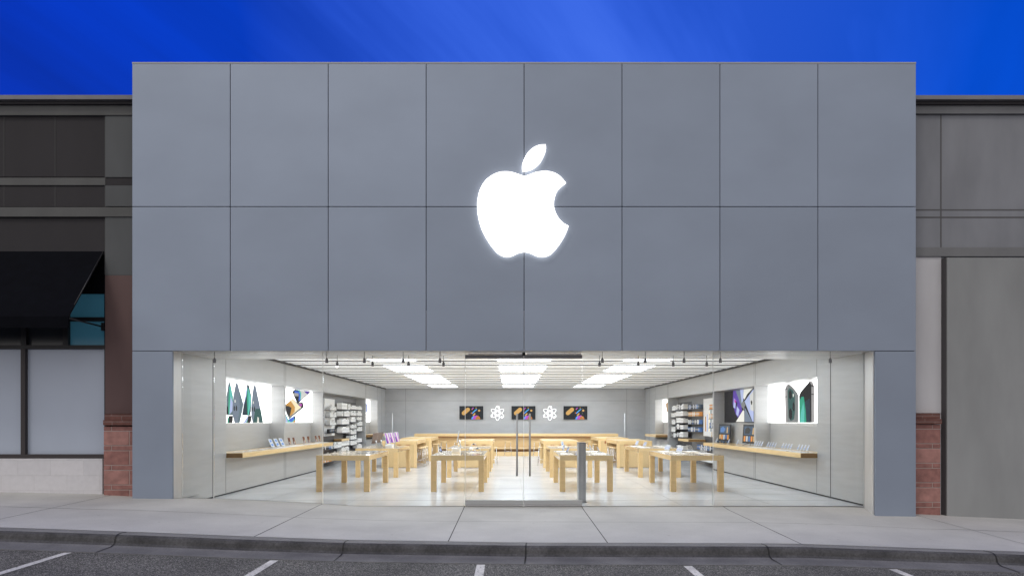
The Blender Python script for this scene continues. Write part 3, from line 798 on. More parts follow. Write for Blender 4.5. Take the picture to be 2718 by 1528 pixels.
# ------------------------------------------------------------------ back bar
bar = empty('service_bar', (.28, 31.2, 0), 'long pale wood bar with footrest along the back wall', 'bar counter')
def B(mb, n, b=0.004):
    o = mb.build(n, None, b); o.parent = bar; o.matrix_parent_inverse = Matrix.Translation(bar.location).inverted(); return o
bx0, bx1 = -4.66, 5.22
mb = MB(); mb.box(bx0, bx1, 31.0, 31.75, .95, 1.075, 'counter_wood'); B(mb, 'top')
mb = MB(); mb.box(bx0 + .14, bx1 - .14, 31.10, 31.70, .905, .949, 'cherry'); B(mb, 'shadow_rail')
for (a, b) in ((bx0, bx0 + .13), (bx1 - .13, bx1)):
    mb = MB(); mb.box(a, b, 31.0, 31.75, 0, .949, 'counter_wood'); B(mb, 'side_panel')
n = 9; w = (bx1 - bx0 - .28) / n
for i in range(n):
    mb = MB(); mb.box(bx0 + .14 + i * w + .003, bx0 + .14 + (i + 1) * w - .003, 31.36, 31.40, .40, .904, 'counter_wood'); B(mb, 'front_panel', .002)
mb = MB(); mb.box(bx0 + .14, bx1 - .14, 31.05, 31.34, .335, .395, 'counter_wood'); B(mb, 'footrest')
mb = MB(); mb.box(bx0 + .14, bx1 - .14, 31.30, 31.40, .20, .334, 'counter_end'); B(mb, 'recess')
mb = MB(); mb.box(bx0 + .14, bx1 - .14, 31.06, 31.29, .0, .20, 'counter_wood'); B(mb, 'plinth')

# ------------------------------------------------------------------ tables
TW, TH, TL = 1.27, .872, 2.42
colx = (-4.655, -1.909, 1.184, 3.845)
def table(x, y, label, group, proto=[]):
    if proto: return dup(proto[0], (x, y, 0), None, label, group)
    o = empty('display_table', (x, y, 0), label, 'table', group); proto.append(o)
    th = .122; lg = .128
    mb = MB(); mb.box(0, TW, 0, TL, TH - th, TH, 'table_wood'); mb.build('tabletop', o, .004)
    for lx in (0, TW - lg):
        for ly in (0, TL - lg):
            mb = MB(); mb.box(lx, lx + lg, ly, ly + lg, 0, TH - th - .0005, 'table_wood_end'); mb.build('leg', o, .004)
    return o
what = [['with dark tablets lying on top', 'with a side-on white computer on top', 'with two pairs of propped phones', 'with clusters of propped phones, nearest the right counter'],
        ['with a row of purple-screened computers', 'behind the table with the side-on computer', 'behind the table with phone pairs', 'with small phone clusters behind the right front table']]
for i, x in enumerate(colx):
    table(x, 15.34, 'pale wood table in the front row ' + what[0][i], 'pale wood display tables')
    table(x, 19.22, 'pale wood table in the second row ' + what[1][i], 'pale wood display tables')
def service_table(x, y, side, label, group, proto={}):
    if side in proto: return dup(proto[side], (x, y, 0), None, label, group)
    o = empty('service_table', (x, y, 0), label, 'table', group); proto[side] = o
    h = .975; L = 2.6; a = .0 if side < 0 else .0
    mb = MB(); mb.box(0, TW, 0, L, h - .125, h, 'counter_wood'); mb.build('tabletop', o, .004)
    # front and rear slabs; the aisle side is open between two posts
    for (ya, yb2) in ((0, .10), (L - .10, L)):
        mb = MB(); mb.box(.10, TW - .10, ya + .012, yb2 - .012, .02, h - .126, 'table_wood'); fp = mb.build('end_panel', o, .003)
        for k in range(3):
            cx0 = TW / 2 + (k - 1) * .305; mb = MB(); ys = (ya + .009) if ya == 0 else (yb2 - .009)
            mb.box(cx0 - .073, cx0 + .073, ys - .002, ys + .002, h - .235, h - .130, 'cherry'); mb.build('outlet_cover', fp)
        for xa in (0, TW - .0995):
            mb = MB(); mb.box(xa, xa + .0995, ya, yb2, 0, h - .126, 'counter_wood'); mb.build('leg', o, .003)
    xm = .42 if side > 0 else TW - .46
    mb = MB(); mb.box(xm, xm + .04, .11, L - .11, .02, h - .126, 'cherry'); mb.build('centre_panel', o, .002)
    return o
pl = ['far left', 'centre left', 'centre right', 'far right']
for i, x in enumerate(colx):
    service_table(x, 23.12, 1 if i < 2 else -1, 'tall pale wood table with brown square covers in the ' + pl[i] + ' column', 'tall service tables')
service_table(-4.60, 26.95, 1, 'tall wood table behind the far left service table, near the bar', 'tall service tables')
service_table(3.70, 26.95, -1, 'tall wood table behind the far right service table, near the bar', 'tall service tables')

# ------------------------------------------------------------------ stools
def stool(x, y, label, rz=0, group='wood and chrome stools', proto=[]):
    if proto: return dup(proto[0], (x, y, 0), rz, label, group)
    o = empty('stool', (x, y, 0), label, 'stool', group, rz); proto.append(o)
    mb = MB(); mb.lathe([(.15, .685), (.172, .690), (.175, .700), (.165, .712), (.08, .704)], (0, 0, 0), 'counter_wood', 24); mb.build('seat', o)
    for s1 in (-1, 1):
        mb = MB(); mb.tube([(s1 * .12, -.10, .69), (s1 * .165, -.17, .03), (s1 * .165, -.165, .012), (s1 * .165, .165, .012), (s1 * .165, .17, .03), (s1 * .12, .10, .69)], .010, 'chrome', 8); mb.build('leg_frame', o)
    mb = MB(); mb.tube([(-.148, -.145, .25), (.148, -.145, .25)], .008, 'chrome', 8); mb.build('footrest', o)
    return o
for j, y in enumerate((23.65, 24.2, 24.85)):
    stool(-3.36, y, ['nearest', 'middle', 'rearmost'][j] + ' stool tucked along the aisle side of the far left service table')
    stool(3.92, y, ['nearest', 'middle', 'rearmost'][j] + ' stool tucked along the aisle side of the far right service table')
stool(-.66, 24.2, 'stool at the aisle side of the centre left service table'); stool(1.20, 24.2, 'stool at the aisle side of the centre right service table')
stool(-1.98, 24.0, 'stool on the left side of the centre left service table')
stool(-3.22, 27.5, 'stool beside the rear left table near the bar'); stool(3.68, 27.5, 'stool beside the rear right table near the bar')
for j, x in enumerate((-3.18, -2.53, -.12, 1.26, 3.78)): stool(x, 30.55, 'stool in front of the long back bar, ' + ORD[j])
stool(6.45, 30.2, 'stool under the small right wall counter at the back')

# ------------------------------------------------------------------ wall counters and light boxes
def wall_counter(X, xt, y0, y1, z0, z1, label, sg, depth=.38):
    o = empty('wall_counter', (X, (y0 + y1) / 2, (z0 + z1) / 2), label, 'counter', 'wood wall counters')
    xi = X + sg * depth
    a, b = min(xt, xi), max(xt, xi)
    mb = MB(); mb.box(a - X, b - X, y0 - (y0 + y1) / 2 + .012, (y1 - y0) / 2 - .012, z0 - (z0 + z1) / 2, (z1 - z0) / 2, 'counter_wood'); mb.build('slab', o, .003)
    for yy in (y0, y1):
        d0 = yy - (y0 + y1) / 2
        mb = MB(); mb.box(a - X + .002, b - X - .002, min(d0, d0 + (.011 if yy == y0 else -.011)), max(d0, d0 + (.011 if yy == y0 else -.011)), z0 - (z0 + z1) / 2 + .002, (z1 - z0) / 2 - .002, 'counter_end'); mb.build('end_cap', o)
    return o
wall_counter(XL, -6.21, 14.84, 22.44, .842, .95, 'long pale wood counter along the left wall under the light boxes', -1)
wall_counter(XR, 6.70, 14.78, 22.26, .842, .95, 'long pale wood counter along the right wall under the light boxes', 1)
wall_counter(XL, -6.62, 25.1, 26.3, .90, .985, 'short wood counter inside the left accessory bay', -1, .36)
wall_counter(XR, 6.78, 24.4, 25.9, .90, .985, 'short wood counter inside the right accessory bay', 1, .36)
wall_counter(XL, -6.15, 29.2, 31.6, .96, 1.065, 'short wood counter on the left wall near the back corner', -1)
wall_counter(XR, 6.55, 28.9, 31.25, .96, 1.065, 'short wood counter on the right wall near the back corner', 1)

def light_box(sg, X, y0, y1, label, polys, view, base='lightbox', z0=1.645, z1=2.705):
    """translucent backlit print on the back of a niche; polys in pixels of an enlarged crop"""
    xb = X + sg * .415
    o = empty('light_box', (xb, (y0 + y1) / 2, 1.64), label, 'light box', 'backlit wall pictures')
    L = Matrix.Translation((xb, (y0 + y1) / 2, 1.64)).inverted()
    xs_ = sorted((xb, xb - sg * .05))
    mb = MB(); mb.box(*xs_, y0 + .005, y1 - .005, z0, z1, base); mb.v = [L @ v for v in mb.v]; mb.build('panel', o)
    if polys:
        mb = MB(); xq = xb - sg * .0525
        for i, (m, pts) in enumerate(polys):
            P3 = []
            for cx, cy in pts:
                sx = view[0] + cx * view[2]; sy = view[1] + cy * view[2]
                d = xq * FS / (sx - 1355.0); d = max(y0 + .01, min(y1 - .01, d))
                z = 1.7 - (sy - 1116.0) * d / FS; z = max(z0 + .003, min(z1 - .003, z))
                P3.append(L @ Vector((xq - sg * i * .0006, d, z)))
            mb.poly(P3, m)
        mb.build('picture', o)
    return o
for nm, c in dict(slate=(.16, .20, .26), slate2=(.11, .17, .20), teal=(.10, .50, .44), green=(.02, .32, .20), dgreen=(.025, .09, .085), navy=(.01, .03, .05), pblack=(.006, .007, .010), lav=(.42, .48, .74), cream=(.86, .76, .52),
                  amber=(.55, .28, .06), pblue=(.05, .14, .62), violet=(.10, .05, .36), sil=(.62, .62, .60), pgrey=(.20, .21, .21), steel=(.34, .33, .33), magenta=(.45, .05, .42), pale=(.78, .77, .72)).items(): pcol(nm, c, .85)
v1 = (590, 980, .1105)
polyL1 = [('slate2', [(100, 650), (150, 315), (180, 305), (212, 420), (260, 660), (262, 1100), (100, 1085)]),
 ('teal', [(168, 420), (200, 400), (245, 640), (250, 780), (215, 1000), (150, 1085)]), ('green', [(150, 620), (170, 470), (185, 700), (160, 1085), (140, 1085)]), ('lav', [(200, 640), (250, 790), (240, 1000), (170, 1080)]),
 ('pblack', [(100, 860), (135, 900), (145, 1085), (100, 1085)]),
 ('slate', [(320, 345), (340, 322), (368, 345), (415, 520), (470, 700), (505, 830), (480, 980), (415, 1290), (290, 1290), (250, 1110), (243, 900), (270, 600)]),
 ('slate2', [(400, 500), (470, 700), (505, 830), (480, 980), (415, 1290), (360, 1290), (420, 900)]),
 ('pblack', [(270, 900), (285, 860), (300, 900), (298, 980), (283, 1000), (268, 960)]), ('pblack', [(318, 900), (335, 850), (352, 900), (350, 980), (335, 1000), (318, 960)]), ('pale', [(290, 735), (302, 720), (314, 735), (314, 790), (300, 800), (290, 785)]),
 ('navy', [(588, 375), (605, 360), (635, 378), (690, 620), (692, 760), (682, 1000), (660, 1105), (470, 1095), (512, 830), (560, 560)]), ('green', [(590, 500), (610, 440), (640, 560), (640, 900), (615, 1080), (600, 1080), (585, 720)]),
 ('teal', [(612, 430), (640, 500), (690, 700), (668, 900), (630, 1090), (610, 1090), (625, 760)]), ('lav', [(560, 560), (590, 400), (600, 440), (575, 620), (520, 830), (505, 830)]),
 ('slate', [(748, 398), (768, 378), (795, 400), (860, 700), (912, 940), (975, 1290), (720, 1290), (688, 1100), (690, 900), (715, 600)]),
 ('dgreen', [(790, 940), (912, 940), (975, 1290), (735, 1290), (760, 1100)]), ('pblack', [(700, 930), (714, 880), (728, 930), (722, 1005), (706, 1005)]), ('pblack', [(748, 930), (765, 870), (780, 930), (775, 1005), (752, 1005)]), ('pale', [(724, 770), (738, 755), (746, 775), (744, 825), (728, 825)]),
 ('pale', [(838, 1130), (868, 1160), (872, 1290), (825, 1290)]), ('pblack', [(148, 1110), (243, 1110), (243, 1225), (225, 1290), (140, 1290)]), ('green', [(118, 1180), (148, 1110), (140, 1290), (108, 1290)]),
 ('pblack', [(602, 1110), (685, 1110), (685, 1220), (665, 1290), (585, 1290)]), ('lav', [(595, 1120), (605, 1140), (585, 1290), (485, 1290)]), ('green', [(585, 1220), (596, 1180), (590, 1290), (560, 1290)])]
polyL2 = [('teal', [(1520, 1060), (1590, 1200), (1740, 1105), (1768, 1190), (1750, 1285), (1520, 1285)]), ('pblue', [(1600, 1200), (1740, 1110), (1720, 1200), (1660, 1265), (1600, 1220)]), ('amber', [(1680, 1285), (1765, 1190), (1750, 1285)]), ('pblack', [(1720, 1130), (1745, 1105), (1768, 1190), (1730, 1190)]), ('lav', [(1520, 1110), (1570, 1240), (1560, 1285), (1520, 1285)]),
 ('pgrey', [(1522, 840), (1690, 690), (1800, 800), (1925, 775), (1955, 870), (1945, 920), (1605, 1190), (1540, 1060), (1522, 960)]), ('cream', [(1560, 810), (1690, 695), (1780, 800), (1850, 880), (1890, 890), (1880, 920), (1640, 1110), (1700, 960)]),
 ('amber', [(1526, 840), (1640, 750), (1740, 900), (1735, 1010), (1645, 1115), (1600, 1080), (1526, 960)]), ('pblack', [(1524, 870), (1600, 880), (1660, 920), (1640, 1020), (1610, 1140), (1540, 1020), (1524, 960)]), ('pblack', [(1880, 820), (1925, 778), (1950, 870), (1900, 940), (1880, 890)]), ('magenta', [(1840, 850), (1890, 810), (1915, 850), (1890, 890)]),
 ('pblack', [(1675, 535), (1735, 470), (1855, 450), (2105, 520), (2100, 555), (1815, 815), (1795, 805), (1720, 650)]), ('sil', [(1860, 470), (1990, 490), (2070, 560), (1880, 740), (1850, 640)]), ('pblue', [(1715, 510), (1840, 520), (1885, 600), (1870, 745), (1825, 760), (1840, 600), (1740, 560)]),
 ('teal', [(1740, 470), (1850, 460), (1890, 560), (1885, 700), (1865, 740), (1868, 600), (1830, 510)]), ('violet', [(1960, 510), (2090, 530), (2040, 590), (1990, 560)]), ('steel', [(1690, 560), (1820, 570), (1830, 640), (1720, 640)]), ('slate', [(1700, 425), (1855, 430), (1850, 455), (1725, 465)])]
v2 = (1880, 980, .1727)
polyR1 = [('pgrey', [(1178, 310), (1198, 245), (1238, 222), (1300, 275), (1370, 360), (1384, 400), (1384, 815), (1186, 815)]), ('steel', [(1178, 310), (1198, 245), (1228, 226), (1212, 290), (1214, 815), (1186, 815)]),
 ('dgreen', [(1222, 330), (1250, 285), (1300, 320), (1330, 400), (1335, 640), (1320, 760), (1270, 790), (1235, 740)]), ('pblack', [(1240, 350), (1262, 310), (1285, 350), (1288, 430), (1262, 460), (1240, 430)]), ('pblack', [(1240, 630), (1268, 590), (1290, 640), (1290, 740), (1268, 775), (1242, 730)]), ('pblack', [(1298, 530), (1314, 490), (1328, 540), (1328, 620), (1312, 645), (1298, 600)]), ('pale', [(1300, 380), (1310, 366), (1318, 390), (1314, 420), (1302, 420)]), ('pblack', [(1180, 300), (1212, 286), (1212, 300), (1182, 316)]), ('pblack', [(1182, 418), (1212, 408), (1212, 420), (1182, 430)]),
 ('steel', [(1550, 185), (1570, 176), (1605, 190), (1632, 260), (1632, 815), (1560, 815)]), ('pblack', [(1400, 400), (1425, 340), (1560, 185), (1588, 240), (1590, 815), (1402, 815)]), ('navy', [(1480, 500), (1565, 440), (1572, 815), (1520, 815)]),
 ('green', [(1404, 480), (1440, 415), (1472, 420), (1500, 620), (1512, 815), (1404, 815)]), ('teal', [(1418, 815), (1428, 660), (1465, 500), (1482, 650), (1478, 815)]), ('pblack', [(1590, 235), (1622, 245), (1624, 268), (1592, 262)]), ('pblack', [(1592, 372), (1630, 376), (1630, 390), (1592, 386)])]
polyR2 = [('pblack', [(245, 320), (700, 240), (700, 805), (255, 805)]), ('violet', [(385, 290), (430, 290), (510, 560), (520, 640), (455, 740), (420, 680), (375, 530)]), ('lav', [(395, 440), (425, 470), (415, 600), (385, 580)]), ('magenta', [(400, 450), (430, 480), (420, 520), (402, 500)]), ('lav', [(440, 560), (480, 620), (460, 720), (430, 690)]), ('pblack', [(430, 480), (450, 520), (440, 560), (425, 620)]),
 ('slate', [(420, 290), (542, 270), (540, 470), (515, 580)]), ('lav', [(490, 280), (542, 270), (540, 470), (515, 520)]), ('pale', [(545, 275), (690, 250), (600, 380), (560, 460), (540, 440)]), ('lav', [(560, 490), (680, 320), (700, 300), (700, 805), (682, 800)]), ('sil', [(640, 400), (700, 320), (700, 640), (650, 620)]), ('pblack', [(655, 490), (668, 470), (680, 495), (676, 535), (662, 545)]),
 ('pale', [(425, 805), (540, 620), (556, 640), (556, 805)]), ('slate', [(560, 805), (560, 585), (575, 600), (682, 805)]), ('pgrey', [(520, 520), (535, 480), (548, 500), (565, 470), (560, 510), (578, 545), (560, 570), (548, 620), (530, 590), (512, 575)])]
light_box(-1, XL, *nL[0], 'backlit picture of green and grey phones standing on edge, left wall front', polyL1, v1)
light_box(-1, XL, *nL[1], 'backlit picture of tumbling phones with amber and blue screens, left wall', polyL2, v1)
light_box(-1, XL, *nL[2], 'white backlit picture near the back of the left wall', [('lav', [(765, 255), (795, 258), (795, 400), (765, 395)]), ('slate', [(770, 430), (790, 430), (790, 460), (770, 460)]), ('slate', [(770, 480), (790, 480), (790, 505), (770, 505)])], (850, 1030, .15884))
light_box(1, XR, *nR[0], 'backlit picture of two dark green phones facing each other, right wall front', polyR1, v2)
light_box(1, XR, *nR[1], 'backlit picture of silver and purple tablets on black, right wall', polyR2, v2, 'scr_black')
light_box(1, XR, *nR[2], 'white backlit picture with a brown phone near the back of the right wall', [('amber', [(485, 255), (518, 230), (518, 400), (500, 390)]), ('pgrey', [(485, 255), (497, 262), (508, 400), (500, 380)])], (1690, 1030, .15884))

# ------------------------------------------------------------------ phones, tablets, computers
pcol('ui_blue', (.20, .36, .75), .7); pcol('ui_white', (.66, .70, .76), .7); pcol('ui_brown', (.16, .07, .04), .8); pcol('ui_purple', (.42, .08, .48), .9); pcol('ui_navy', (.05, .03, .25), .9)
def proto_gadget(name, cat, w, h, t, screen, body_, stand='white_plastic', tilt=24, streaks=None):
    o = empty(name, (0, 0, -50), 'x', cat, 'x')
    mx = Matrix.Translation((0, 0, .03)) @ Matrix.Rotation(R(-tilt), 4, 'X')
    mb = MB(); mb.box(-w / 2, w / 2, -t / 2, t / 2, 0, h, body_, mx); mb.build('casing', o, .003)
    mb = MB(); mb.box(-w / 2 + .005, w / 2 - .005, -t / 2 - .0012, -t / 2 - .0002, .005, h - .005, screen, mx)
    for (m, pts) in streaks or []: mb.poly([mx @ Vector((x * w, -t / 2 - .002, z * h)) for x, z in pts], m)
    mb.build('screen', o)
    mb = MB(); mb.box(-w * .35, w * .35, -.035, .05, 0, .007, stand); mb.tube([(0, .03, .005), (0, .045, h * .45)], .006, 'silver', 6); mb.build('stand', o)
    return o
phone_w = proto_gadget('phone', 'phone', .075, .15, .008, 'ui_white', 'silver', tilt=24, streaks=[('ui_blue', [(-.3, .15), (.3, .3), (.2, .6), (-.3, .45)]), ('ui_blue', [(-.2, .7), (.25, .75), (.25, .85), (-.2, .82)])])
phone_d = proto_gadget('phone', 'phone', .075, .15, .008, 'glass_dark', 'silver', tilt=24, streaks=[('lav', [(-.3, .2), (.3, .25), (.3, .7), (-.1, .8)])])
phone_b = proto_gadget('phone', 'phone', .115, .22, .008, 'ui_brown', 'silver', tilt=16, streaks=[('ui_white', [(-.1, .05), (.12, .05), (.16, .4), (-.02, .45)]), ('scr_orange', [(.2, .1), (.4, .1), (.42, .75), (.3, .5)])])
tablet = proto_gadget('tablet', 'tablet', .18, .25, .008, 'ui_white', 'silver', tilt=28, streaks=[('ui_blue', [(-.3, .1), (.35, .2), (.2, .45), (-.35, .35)]), ('ui_blue', [(-.2, .55), (.3, .65), (.2, .9), (-.3, .8)])])
protos = [phone_w, phone_d, phone_b, tablet]
def put(pr, x, y, z, rz, label, group): return dup(pr, (x, y, z), R(rz), label, group)
def tray(x, y, z, w, l, label, rz=0):
    o = empty('display_tray', (x, y, z), label, 'tray', 'white display trays', R(rz))
    mb = MB(); mb.box(-w / 2, w / 2, -l / 2, l / 2, .001, .009, 'white_plastic'); mb.build('board', o, .002)
    mb = MB(); mb.box(-w / 2 + .02, -w / 2 + .05, -l * .35, l * .35, .0092, .0145, 'paper_grey'); mb.build('price_strip', o)
    return o
ZK = .951
# right counter: four groups of four white phones
gl = ['nearest the glass front', 'second from the glass front', 'third from the glass front', 'fourth from the glass front']
for k, d0 in enumerate((15.1, 16.0, 16.95, 17.85)):
    tray(6.95, d0 + .2, ZK, .30, .72, 'white tray on the right counter, ' + gl[k])
    for j in range(4): put(phone_w, 6.96, d0 - .05 + .165 * j, ZK + .010, -94, 'white screened phone in the group %s on the right counter' % gl[k], 'phones on the right counter, group ' + gl[k])
for j, d in enumerate((19.6, 20.4, 21.6)): put(phone_w, 6.92, d, ZK, -94, 'white phone beside the headphone boards on the right counter, ' + ['nearest', 'middle', 'farthest'][j], 'phones beside the headphone boards')
# left counter
for j, d in enumerate((17.55, 17.95, 18.35)): put(tablet, -6.50, d, ZK, 80, 'propped tablet with blue patterned screen on the left counter, ' + ['nearest', 'middle', 'farthest'][j], 'tablets on the left counter')
tray(-6.45, 18.0, ZK, .34, 1.5, 'white tray under the blue screened tablets on the left counter')
for j, d in enumerate((18.95, 19.35, 20.3, 20.75, 21.55, 21.95)): put(phone_b, -6.52, d, ZK + .010, 72, 'dark screened phone on the left counter, number %s from the blue tablets' % ordw[j], 'dark phones on the left counter')
tray(-6.45, 19.2, ZK, .30, .8, 'white tray under the first two dark phones on the left counter'); tray(-6.45, 20.6, ZK, .30, .9, 'white tray under the middle dark phones on the left counter'); tray(-6.45, 21.8, ZK, .3, .75, 'white tray under the farthest dark phones on the left counter')
for j in range(5):
    o = empty('price_card', (-6.50 + .04 * (j % 2), 15.35 + .38 * j, ZK), 'flat card holder on the left counter, %s from the glass' % ordw[j], 'card holder', 'card holders on the left counter', R(20 * (j % 3)))
    mb = MB(); mb.box(-.10, .10, -.07, .07, .001, .010, 'white_plastic'); mb.build('base', o, .002)
    mb = MB(); mb.box(-.085, .085, -.055, .055, .0102, .012, 'paper_white'); mb.build('card', o)
# front row tables
ZT1 = TH + .001
def cluster(x, y, z, n, where, rz, pr=None, dxs=.135):
    tray(x, y, z, .30, .14 + dxs * n, 'white tray ' + where)
    for j in range(n): put(pr or phone_d, x, y + (j - (n - 1) / 2) * dxs, z + .010, rz, 'propped phone in the group ' + where, 'phones ' + where)
cluster(4.20, 17.25, ZT1, 4, 'at the left rear of the right front table', -82)
cluster(4.25, 16.2, ZT1, 4, 'at the left front of the right front table', -82)
cluster(4.86, 17.25, ZT1, 4, 'at the right rear of the right front table', 80)
cluster(4.90, 16.2, ZT1, 4, 'at the right front of the right front table', 80)
cluster(4.10, 20.9, ZT1, 3, 'at the left rear of the right second row table', -82)
cluster(4.15, 19.9, ZT1, 3, 'at the left front of the right second row table', -82)
cluster(4.85, 20.9, ZT1, 3, 'at the right rear of the right second row table', 80)
cluster(4.80, 19.9, ZT1, 3, 'at the right front of the right second row table', 80)
cluster(1.40, 17.25, ZT1, 2, 'at the left rear of the centre right front table', -70)
cluster(1.40, 15.95, ZT1, 2, 'at the left front of the centre right front table', -70)
cluster(2.18, 17.2, ZT1, 2, 'at the right rear of the centre right front table', 75)
cluster(2.22, 15.95, ZT1, 2, 'at the right front of the centre right front table', 75)
cluster(1.65, 20.3, ZT1, 2, 'on the centre right second row table', 10, phone_w)
put(phone_d, -1.75, 16.2, ZT1, 50, 'single dark phone propped at the left front of the centre left table', 'single phones')
# flat tablets on the left front table
for j in range(5):
    x, y = -3.86 + (j % 3) * .17, 16.35 + (j // 3) * .9 + .05 * (j % 3)
    o = empty('tablet', (x, y, ZT1), 'dark tablet lying flat on the left front table, ' + ['left of the near three', 'middle of the near three', 'right of the near three', 'left of the far pair', 'right of the far pair'][j], 'tablet', 'flat tablets on the left front table', R(-12))
    mb = MB(); mb.box(-.075, .075, -.12, .12, .001, .009, 'silver'); mb.build('casing', o, .002)
    mb = MB(); mb.box(-.07, .07, -.115, .115, .0092, .0102, 'box_navy'); mb.build('screen', o)
for j in range(5):
    o = empty('display_stand', (-4.45 + (j % 2) * .22, 15.6 + .32 * j, ZT1), 'small clear stand on the left part of the left front table, ' + ['nearest', 'second', 'third', 'fourth', 'farthest'][j], 'stand', 'clear stands on the left front table')
    mb = MB(); mb.box(-.06, .06, -.05, .05, .001, .010, 'white_plastic'); mb.build('base', o, .002)
    mb = MB(); mb.box(-.02, .02, -.012, .012, .0102, .055 + .02 * (j % 2), 'silver'); mb.build('post', o, .002)
# small gadgets on the centre left table
for j, (x, y, rz) in enumerate(((-.98, 16.3, 20), (-.86, 16.6, -30), (-1.05, 16.75, 60), (-1.15, 19.9, 10), (-1.6, 20.0, 40))):
    tb = 'the centre left front table' if j < 3 else 'the centre left second row table'
    o = empty('game_stand', (x, y, ZT1), 'white gadget with grey arms on ' + tb + ', ' + ['nearest', 'right hand', 'rearmost', 'right one', 'left one'][j], 'gadget', 'gadgets on the centre left tables', R(rz))
    mb = MB(); mb.box(-.11, .11, -.06, .06, .001, .012, 'white_plastic'); mb.build('base', o, .003)
    mb = MB(); mb.tube([(-.08, 0, .01), (-.05, 0, .10), (.06, .02, .12), (.09, .02, .04)], .010, 'silver', 8); mb.build('arm', o)
    mb = MB(); mb.lathe([(.012, .09), (.03, .095), (.032, .12), (.012, .128)], (0, .0, 0), 'box_navy' if j % 2 else 'white_plastic', 12); mb.build('knob', o)
# computers: white foot, angled screen
def computer(front, w=.54, h=.33, cm='silver'):
    o = empty('computer', (0, 0, -50), 'x', 'computer', 'x')
    mx = Matrix.Translation((0, 0, .13)) @ Matrix.Rotation(R(-10), 4, 'X')
    mb = MB(); mb.box(-w / 2, w / 2, -.006, .006, 0, h, cm, mx); mb.build('casing', o, .003)
    mb = MB(); mb.box(-w / 2 + .008, w / 2 - .008, -.0078, -.0062, .008, h - .008, 'ui_white', mx)
    if front:
        for (m, pts) in (('ui_purple', [(-.45, .97), (-.22, .97), (.12, .03), (-.12, .03)]), ('ui_navy', [(-.48, .6), (-.30, .5), (-.08, .03), (-.35, .03)]), ('cream', [(-.02, .97), (.06, .97), (.32, .03), (.22, .03)]), ('ui_purple', [(.14, .97), (.30, .97), (.49, .25), (.49, .03), (.36, .03)])):
            mb.poly([mx @ Vector((x * w, -.0086, z * h)) for x, z in pts], m)
    mb.build('screen', o)
    mb = MB(); mb.box(-.065, .065, -.01, .12, 0, .008, 'silver'); mb.tube([(0, .10, .006), (0, .05, .22)], .02, 'silver', 8); mb.build('stand', o)
    return o
comp = computer(True); comp2 = computer(False); comp3 = computer(False, cm='casing_brown')
def plinth(x, y, label):
    o = empty('display_plinth', (x, y, ZT1), label, 'plinth', 'white display plinths')
    mb = MB(); mb.box(-.11, .11, -.11, .11, .001, .115, 'white_plastic'); mb.build('block', o, .006)
    mb = MB(); mb.box(-.085, .085, -.1125, -.1105, .02, .095, 'paper_grey'); mb.build('label_plate', o)
for j, y in enumerate((19.62, 20.35, 21.2)):
    dup(comp, (-3.74, y, ZT1), R(86), ['nearest', 'middle', 'farthest'][j] + ' computer with pink and purple striped screen on the left second row table', 'purple screened computers')
for j, y in enumerate((19.8, 20.6)):
    dup(comp3, (-4.22, y, ZT1), R(-94), ['nearer', 'farther'][j] + ' computer turned away from the aisle on the left second row table', 'computers turned away')
plinth(-3.66, 19.42, 'white square plinth at the front of the left second row table')
plinth(-1.42, 16.75, 'white square plinth under the side-on computer on the centre left front table')
dup(comp2, (-1.40, 16.80, ZT1 + .116), R(-84), 'thin white computer seen side-on on a plinth, centre left front table', 'side-on computer')

# ------------------------------------------------------------------ headphone boards on the right counter
for k, (d, lab) in enumerate(((21.75, 'farther'), (19.45, 'nearer'))):
    o = empty('display_board', (7.25, d, ZK), lab + ' black display board with pictures standing on the right counter', 'display board', 'black display boards', R(-78))
    mx = Matrix.Rotation(R(-4), 4, 'X')
    mb = MB(); mb.box(-.37, .37, -.012, .012, .06, .64, 'box_black', mx); mb.build('panel', o, .004)
    mb = MB(); mb.box(-.30, .30, -.0145, -.0125, .32, .58, 'box_navy', mx)
    mb.poly([mx @ Vector((a, -.0155, b)) for a, b in ((-.25, .36), (-.02, .36), (.06, .48), (-.10, .56), (-.24, .5))], 'box_blue' if k == 0 else 'box_black')
    mb.poly([mx @ Vector((a, -.0155, b)) for a, b in ((.14, .34), (.22, .34), (.22, .52), (.16, .55))], 'box_tan'); mb.build('upper_picture', o)
    mb = MB()
    for q in range(5): mb.box(-.30 + q * .125, -.21 + q * .125, -.0145, -.0125, .12, .28, ['box_tan', 'box_orange', 'paper_grey', 'box_blue', 'box_orange'][(q + k) % 5], mx)
    mb.build('lower_picture', o)
    mb = MB(); mb.tube([(-.2, -.10, .005), (0, .05, .08), (.2, -.10, .005)], .008, 'box_black', 6); mb.build('foot', o)
for j, d in enumerate((20.55, 21.1)):
    o = empty('headphones', (6.90, d, ZK), 'dark headphones resting on the right counter, ' + ['nearer', 'farther'][j] + ' pair', 'headphones', 'headphones on the right counter', R(30))
    mb = MB(); mb.tube([(.085 * math.cos(math.pi * q / 10), 0, .07 + .09 * math.sin(math.pi * q / 10)) for q in range(11)], .008, 'box_black', 8); mb.build('headband', o)
    for s1 in (-1, 1):
        mb = MB(); mb.lathe([(.02, -.02), (.038, -.012), (.038, .012), (.02, .02)], (0, 0, 0), 'box_navy', 16)
        mb.v = [Vector((s1 * .085 + v.z, v.y, .065 + v.x)) for v in mb.v]; mb.build('ear_cup', o)

